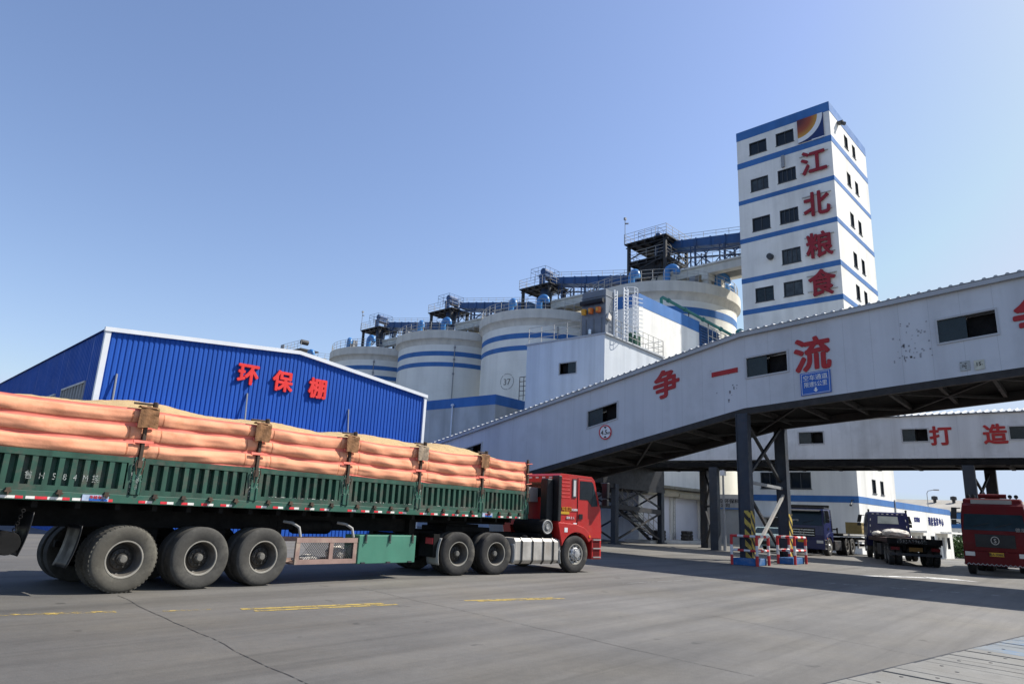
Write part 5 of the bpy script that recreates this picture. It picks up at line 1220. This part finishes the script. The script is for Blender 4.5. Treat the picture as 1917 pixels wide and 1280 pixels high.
# rear wall fittings
b = MB(); b.box(-1.1, -.745, -.36, .08, 1.86, 2.26); b.build("air_conditioner", mud_grey, tr, bevel=.01, xf=TT)
b = MB(); b.box(-1.0, -.76, -1.02, -.74, 1.35, 2.5); b.build("air_intake", sign_black, tr, bevel=.03, xf=TT)
b = MB(); b.tube([(-.9, -.1, 1.5), (-1.0, .05, 1.95), (-1.2, .2, 2.0), (-1.5, .3, 1.6), (-1.9, .35, 1.25)], .06, 8); b.tube([(-.95, .1, 1.3), (-1.1, .2, 1.8), (-1.4, .3, 1.75), (-1.8, .4, 1.3)], .04, 8); b.build("air_hose", black_plastic, tr, smooth=60, xf=TT)
b = MB(); b.lathe([(0, -.6), (.17, -.6), (.2, -.56), (.2, .6), (0, .6)], 28, 'y', (-1.08, -.55, 1.2)); ab = b.build("air_cleaner", black_part, tr, smooth=40, xf=TT)
b = MB(); b.lathe([(0, -.62), (.06, -.63), (.07, -.605), (.15, -.605), (.17, -.62), (.19, -.605)], 28, 'y', (-1.08, -.55, 1.2)); b.build("end_cap", mud_grey, ab, smooth=30, xf=TT)
b = MB(); b.box(-1.25, -.75, -1.0, -.2, .92, 1.02); b.bar((-.9, -.9, 1.0), (-.75, -.95, 1.3), .08); b.build("bracket", black_part, tr, xf=TT)
b = MB()
for yy in (-.42, .42): b.box(-4.9, .95, yy - .05, yy + .05, .72, 1.0)
b.box(-4.0, -2.6, -.55, .55, 1.0, 1.12); b.box(-3.9, -2.9, -.45, .45, 1.12, 1.19); b.box(-.6, .8, -.5, .5, .5, 1.15)
for xx in (-.02, -2.84, -4.01): b.tube([(xx, -.95, .5), (xx, .95, .5)], .09, 10); b.box(xx - .5, xx + .5, -.75, -.65, .58, .70); b.box(xx - .5, xx + .5, .65, .75, .58, .70)
b.build("chassis", black_part, tr, xf=TT)
# fuel tank with straps
b = MB(); b.prism([(-1.19, .34), (-1.19, .82), (-1.13, .90), (-.62, .90), (-.56, .84), (-.56, .30), (-.62, .25), (-1.11, .25)], 'x', -2.24, -.68)
ft = b.build("fuel_tank", tank_alu, tr, bevel=.02, xf=TT)
for xx in (-2.0, -1.62, -1.24, -.88):
    b = MB(); b.prism([(-1.205, .33), (-1.205, .83), (-1.14, .915), (-.60, .915), (-.60, .90), (-1.13, .90), (-1.19, .82), (-1.19, .34), (-1.11, .25), (-1.12, .235)], 'x', xx - .025, xx + .025); b.build("tank_strap", black_plastic, ft, xf=TT)
b = MB(); b.lathe([(.07, .9), (.07, .96), (0, .97)], 14, 'z', (-1.75, -1.0, 0)); b.build("fuel_cap", sign_black, ft, xf=TT)
b = MB(); b.box(-.66, -.58, -1.15, -.6, .30, .88); b.build("end_bracket", mud_grey, tr, xf=TT)
# mudguards
for xc, s0, s1_ in ((-.02, 172, 200), (-2.84, -18, 20), (-4.01, 150, 200)):
    b = MB()
    b.grid(lambda u, v: (xc + .60 * math.cos(R(s0 + (s1_ - s0) * v)), -1.2 + .5 * u, max(.22, .5 + .72 * math.sin(R(s0 + (s1_ - s0) * v)))), 4, 10)
    o = b.build("mudguard", mud_grey, tr, smooth=180, xf=TT); m_ = o.modifiers.new("solid", 'SOLIDIFY'); m_.thickness = .015
b = MB(); b.box(-4.72, -4.55, -1.12, -.5, .42, .95); b.build("tail_light_box", black_part, tr, xf=TT)
b = MB(); b.box(-4.74, -4.722, -1.1, -.8, .72, .86); b.build("tail_light", tape_red, tr, xf=TT)
wheel(tr, trel(-.02, -1.06, .50), .50, .27, ta, True); wheel(tr, trel(-.02, 1.06, .50), .50, .27, ta, True, flip=-1)
for xx in (-2.84, -4.01):
    wheel(tr, trel(xx, -1.05, .505), .505, .27, ta, dual=True); wheel(tr, trel(xx, 1.05, .505), .505, .27, ta, dual=True, flip=-1)

# the heap of grain in the trailer
gr = thing("grain_heap", "long heap of pale yellow grain filling the green trailer", "grain", (8.5, 13.25, 1.5))
from mathutils import noise as mn
def gz_(x, y):
    c = 1 - ((y - 13.25) / 1.2) ** 2; e = min(1, max(0, (14.95 - x) / 1.3)); e = e * e * (3 - 2 * e); e0 = min(1, max(0, (x - 2.5) / 1.7))
    h = .30 + .07 * math.sin(x * 2.6 + .5) * .5 + .05 * mn.noise(Vector((x * .9, y * .6, 0))) + .03 * mn.noise(Vector((x * 3, y * 3, 2)))
    if 9.5 < x < 14: h += .05 * math.sin((x - 9.5) / 4.5 * math.pi)
    return 2.80 + h * (max(0, c) ** .75) * (.15 + .85 * e) * (.3 + .7 * e0) + .012 * mn.noise(Vector((x * 9, y * 9, 5)))
b = MB(); b.grid(lambda u, v: (1.97 + 13.0 * u - 8.5, 12.06 + 2.38 * v - 13.25, gz_(1.97 + 13.0 * u, 12.06 + 2.38 * v) - 1.5), 200, 40); b.build("grain_surface", grain_mat, gr, smooth=180)
def sack(label, c, s, sd, rot=0):
    random.seed(sd); bm = bmesh.new(); bmesh.ops.create_icosphere(bm, subdivisions=4, radius=1)
    for v in bm.verts:
        n = .16 * mn.noise(v.co * 2.1 + Vector((sd, 0, 0))) - .10 * abs(mn.noise(v.co * 3.3 + Vector((0, sd, 0)))) * 2
        v.co *= 1 + n; v.co = Vector((v.co.x * s[0], v.co.y * s[1], max(v.co.z, -.75) * s[2]))
    me = bpy.data.meshes.new("cloth_bundle"); bm.to_mesh(me); bm.free(); me.materials.append(cloth_white); me.polygons.foreach_set("use_smooth", [True] * len(me.polygons))
    o = bpy.data.objects.new("cloth_bundle", me); C.objects.link(o); o.location = c; o.rotation_euler = (0, 0, rot); tag(o, label, "sack"); return o
sack("plump knotted white sack in the right half of the wooden side cage", (9.05, 12.27, .52), (.23, .18, .19), 3)
sack("flat crumpled white cloth in the left half of the wooden side cage", (8.35, 12.27, .44), (.30, .18, .09), 8)

# ---------------------------------------------------------------- parked lorries behind
def blue_lorry():
    t = thing("flatbed_lorry", "dark blue lorry with its front towards us and empty flatbed, parked under the level gallery", "truck", (43.1, 13.3, gh(46)), R(180))
    cab(t, Taper(Matrix.Identity(4), .06), cab_blue, 2.62, 1.2, emblem="v", visor=True)
    text = MB(); put_text(text, "自卸车", .2, (.935, -.45, 1.9), (0, 1, 0), (-.3, 0, .95), .008, .004); text.build("windscreen_sticker", sign_white, t, recalc=False)
    b = MB()
    for yy in (-.42, .42): b.box(-14, .9, yy - .06, yy + .06, .72, 1.0)
    for xx in (0, -3.6, -4.8, -11, -12.2): b.tube([(xx, -1, .5), (xx, 1, .5)], .08, 8)
    b.build("chassis", black_part, t)
    for xx in (0,): wheel(t, (xx, -1.06, .5), .5, .27, 0, True); wheel(t, (xx, 1.06, .5), .5, .27, 0, True, flip=-1)
    for xx in (-3.6, -4.8, -11, -12.2): wheel(t, (xx, -1.06, .5), .5, .27, 0, dual=True, rm=rim_silver); wheel(t, (xx, 1.06, .5), .5, .27, 0, dual=True, rm=rim_silver, flip=-1)
    b = MB(); b.box(-15, -2.6, -1.25, 1.25, 1.12, 1.26); b.build("flatbed", black_part, t)
    b = MB(); b.box(-15, -2.6, 1.252, 1.27, 1.16, 1.26); b.box(-15, -2.6, -1.27, -1.252, 1.16, 1.26); b.build("deck_edge", rail_steel, t)
    b = MB()
    for z in (.45, .85): b.bar((-9.5, 1.2, z), (-6.0, 1.2, z), .1)
    for xx in (-6.1, -7.8, -9.4): b.bar((xx, 1.2, .45), (xx, 1.2, .85), .08)
    b.build("side_guard", rail_steel, t)
    b = MB(); b.box(-2.4, -1.1, .75, 1.18, .3, .85); b.build("fuel_tank", dark_steel, t, bevel=.03)
    b = MB(); b.bar((-2.7, .9, 1.26), (-2.7, .9, 1.6), .08); b.bar((-2.7, -.9, 1.26), (-2.7, -.9, 1.6), .08); b.bar((-2.7, -.9, 1.5), (-2.7, .9, 1.5), .08); b.build("headboard", black_part, t)
    b = MB(); b.box(-.6, .4, -1.1, 1.1, 2.62, 2.70); b.box(-.66, -.55, -1.1, 1.1, 2.70, 2.85); b.build("roof_deflector", black_plastic, t, bevel=.02)
    return t
blue_lorry()
yb_ = thing("yellow_crate", "dull yellow crate standing on the empty flatbed beside the tower corner", "crate", (51.9, 13.0, gh(46) + 1.27))
b = MB(); b.box(0, 1.1, -.5, .5, 0, .75)
for z in (.1, .35, .6): b.box(-.02, 1.12, -.52, -.5, z, z + .08)
for xx in (0, 1.02): b.box(xx, xx + .08, -.525, -.502, 0, .75)
b.build("crate_body", mat("crate_yellow", (.26, .19, .07), .8, var=.15, scale=3), yb_)

h2 = R(18)
t2 = thing("flatbed_lorry", "dark blue lorry seen from behind with white sacks on its low flatbed", "truck", (37.25, 6.75, 0), h2)
TB = Matrix.Translation((10.3, 0, -.05))
cab(t2, Taper(TB, .11), cab_blue, 2.66, 1.16, rear=-.9, dark_rear=False, rear_glass=mat("sunlit_rear_glass", (.42, .46, .44), .15, var=.25, scale=2))  # pale glass colour stands in for the sunlit wall seen through it
bed_red = mat("bed_dark_red", (.035, .010, .008), .7, var=.3, scale=2)
b = MB(); b.box(.0, 9.3, -1.08, 1.08, 1.06, 1.2); b.build("flatbed", bed_red, t2)
for s_ in (-1, 1): b = MB(); b.box(.0, 9.3, s_ * 1.09 - .01, s_ * 1.09 + .01, 1.02, 1.22); b.build("side_rail", bed_red, t2)
b = MB(); b.box(-.03, -.002, -1.12, 1.12, .98, 1.24); bb = b.build("tail_board", black_part, t2)
text_part("plate_text", "苏EJA396挂", .21, (-.04, .12, 1.11), (0, -1, 0), (0, 0, 1), worn_paint("bed_lettering", (.25, .25, .24), .5, 14), bb, 0, .002, 1.2)
b = MB(); b.box(-.04, -.002, -.3, .25, .66, .84); b.build("number_plate", mat("dim_plate", (.16, .08, .01), .6, var=.2), t2)
b = MB(); b.box(-.06, .1, -1.05, 1.05, .46, .58); b.build("underrun_bar", dark_steel, t2)
for s_ in (-1, 1): b = MB(); b.box(-.05, .0, s_ * .82 - .18, s_ * .82 + .18, .70, .84); b.build("tail_light", cab_red_dark, t2)
b = MB()
for yy in (-.42, .42): b.box(.1, 11.2, yy - .06, yy + .06, .7, 1.05)
for xx in (.8, 2.0, 7.2, 10.3): b.tube([(xx, -.9, .5), (xx, .9, .5)], .08, 8)
b.box(.05, 2.6, -1.06, -.4, .90, 1.05); b.box(.05, 2.6, .4, 1.06, .90, 1.05); b.build("chassis", black_part, t2)
for xx in (.8, 2.0, 7.2):
    for s_ in (-1, 1): wheel(t2, (xx, s_ * .92, .5), .5, .25, 0, dual=True, flip=-s_)
for s_ in (-1, 1): wheel(t2, (10.3, s_ * 1.0, .46), .5, .27, 0, True, flip=-s_)
b = MB(); b.box(3.6, 5.4, .6, 1.05, .35, .9); b.build("side_box", dark_steel, t2, bevel=.02)
for s_ in (-1, 1): b = MB(); b.tube([(-.8, s_ * .98, 2.6), (-.8, s_ * .98, 2.8)], .05, 8); b.tube([(-.9, s_ * .98, 2.76), (-.65, s_ * .98, 2.76)], .05, 8); b.build("work_lamp", sign_black, t2, xf=TB)
def on_t2(x, y, z): return tuple(Matrix.Translation((37.25, 6.75, 0)) @ Matrix.Rotation(h2, 4, 'Z') @ Vector((x, y, z)))
sack("large lumpy white sack heap on the blue lorry's flatbed behind its cab", on_t2(8.0, -.15, 1.40), (.7, .75, .28), 21, h2)
sack("small white sack at the left end of the heap on the blue lorry's flatbed", on_t2(8.2, .72, 1.35), (.4, .28, .18), 27, h2)

t3 = thing("red_lorry", "dull red lorry facing us at the right edge with grey roof board", "truck", (34.4, 3.32, 0), R(182))
TC = Matrix.Translation((-.3, 0, 0)) @ Matrix.Diagonal((1, .91, 1.035, 1))
cab(t3, Taper(TC, .06), cab_red_dark, 2.72, 1.2, emblem="S")
b = MB(); b.prism([(-1.0, 2.68), (.25, 2.68), (.33, 2.74), (.22, 2.96), (-.2, 3.0), (-1.0, 2.98)], 'y', -.98, .98); b.build("roof_fairing", cab_red_dark, t3, bevel=.09)
b = MB(); b.box(.28, .335, -.70, .66, 2.70, 2.93); rb = b.build("roof_board", mud_grey, t3)
b = MB(); b.tube([(-.1, -.45, 3.09), (-.1, .5, 3.09)], .09, 12); b.build("air_horn", cab_red_dark, t3, smooth=40)
for yy in (-.62, .62, -.8, .82): b = MB(); b.lathe([(0, -.08), (.075, -.06), (.075, .06), (0, .08)], 10, 'x', (-.05, yy, 3.08)); b.tube([(-.05, yy, 2.95), (-.05, yy, 3.08)], .02, 5); b.build("roof_lamp", sign_black, t3, smooth=40)
text_part("plate_text", "鲁A·30887", .12, (.757, 0, .817), (0, 1, 0), (0, 0, 1), sign_black, t3, .006, .003)
b = MB()
for i in range(14):
    y = -1.02 + i * .149; b.prism([(y, .40), (y + .08, .47), (y + .16, .40), (y + .13, .38), (y + .08, .44), (y + .03, .38)], 'x', .735, .742)
b.build("reflector_strip", mud_grey, t3)
b = MB(); put_text(b, "德龙", .16, (.765, .85, 1.78), (0, 1, 0), (0, 0, 1), .01, .01); b.build("badge_text", mud_grey, t3, recalc=False)
for xx in (-.3, -4.2, -5.5): wheel(t3, (xx, -.93, .5), .5, .27, 0, xx > -1, dual=xx < -1); wheel(t3, (xx, .93, .5), .5, .27, 0, xx > -1, dual=xx < -1, flip=-1)
b = MB()
for yy in (-.42, .42): b.box(-9.5, .5, yy - .06, yy + .06, .7, 1.0)
for xx in (-.3, -4.2, -5.5): b.tube([(xx, -1, .5), (xx, 1, .5)], .08, 8)
b.build("chassis", black_part, t3)
b = MB(); b.box(-9.6, -1.5, -1.08, 1.08, 1.05, 2.2); b.build("cargo_body", cab_red_dark, t3)

# pale car behind the barrier
ca = thing("pale_car", "pale blue grey car half hidden behind the left barrier", "car", (45.3, 16.2, gh(45)), R(186))
b = MB(); b.prism([(-2.1, .35), (-2.15, .75), (-2.05, .98), (-1.3, 1.05), (-.75, 1.42), (.55, 1.44), (1.05, 1.06), (1.95, .92), (2.12, .70), (2.1, .32)], 'y', -.85, .85); cb = b.build("body", car_paint, ca, bevel=.07)
for s_ in (-1, 1):
    b = MB(); b.prism([(-1.15, 1.04), (-.68, 1.37), (.5, 1.38), (.92, 1.05)], 'y', min(s_ * .84, s_ * .858), max(s_ * .84, s_ * .858)); b.build("window", glass, ca)
    b = MB(); b.box(2.02, 2.13, s_ * .6 - .16, s_ * .6 + .16, .66, .8); b.build("headlight", lamp_glass, ca, bevel=.02)
    b = MB(); b.box(.75, .9, min(s_ * .86, s_ * 1.02), max(s_ * .86, s_ * 1.02), 1.0, 1.14); b.build("mirror", car_paint, ca, bevel=.02)
b = MB(); b.hexa([(.62, -.72, 1.37), (1.03, -.78, 1.07), (1.03, .78, 1.07), (.62, .72, 1.37), (.64, -.72, 1.39), (1.06, -.78, 1.08), (1.06, .78, 1.08), (.64, .72, 1.39)]); b.build("windscreen", pane_mat, ca)
b = MB(); b.box(2.08, 2.14, -.4, .4, .42, .62); b.build("grille", grille_mat, ca)
for xx in (-1.3, 1.3): wheel(ca, (xx, -.76, .32), .32, .2, 0, True); wheel(ca, (xx, .76, .32), .32, .2, 0, True, flip=-1)

# ---------------------------------------------------------------- red and white barriers round the columns
def barrier(label, x0, x1, y0, y1):
    t = thing("pipe_barrier", label, "barrier", (x0, y0, 0), 0, "red and white barriers round the gallery columns"); W_, L_ = x1 - x0, y1 - y0
    b = MB(); b.box(-.02, W_, .08, L_ - .05, 0, .26); b.build("kerb_block", kerb_blue, t, bevel=.02)
    def striped(p, q, r, n, name, st_=0):
        p, q = Vector(p), Vector(q); b = MB()
        for i in range(n):
            b.cur = (i + st_) % 2; b.tube([p.lerp(q, i / n), p.lerp(q, (i + 1) / n)], r, 10)
        return b.build(name, [barrier_red, barrier_white], t, smooth=50)
    cs = [(0, 0), (W_, 0), (W_, L_), (0, L_)]
    for px, py in cs: striped((px, py, 0), (px, py, 1.12), .055, 3, "post")
    for k in range(4):
        p, q = cs[k], cs[(k + 1) % 4]
        if k == 1 or 1:
            striped((*p, 1.08), (*q, 1.08), .05, 4, "top_rail"); striped((*p, .55), (*q, .55), .045, 4, "middle_rail", 1)
    return t
barrier("red and white pipe barrier round the black and yellow striped near column", 26.75, 27.95, 10.15, 11.14)
barrier("red and white pipe barrier round the right column with its blue kerb in the sun", 30.1, 31.5, 9.85, 10.54)
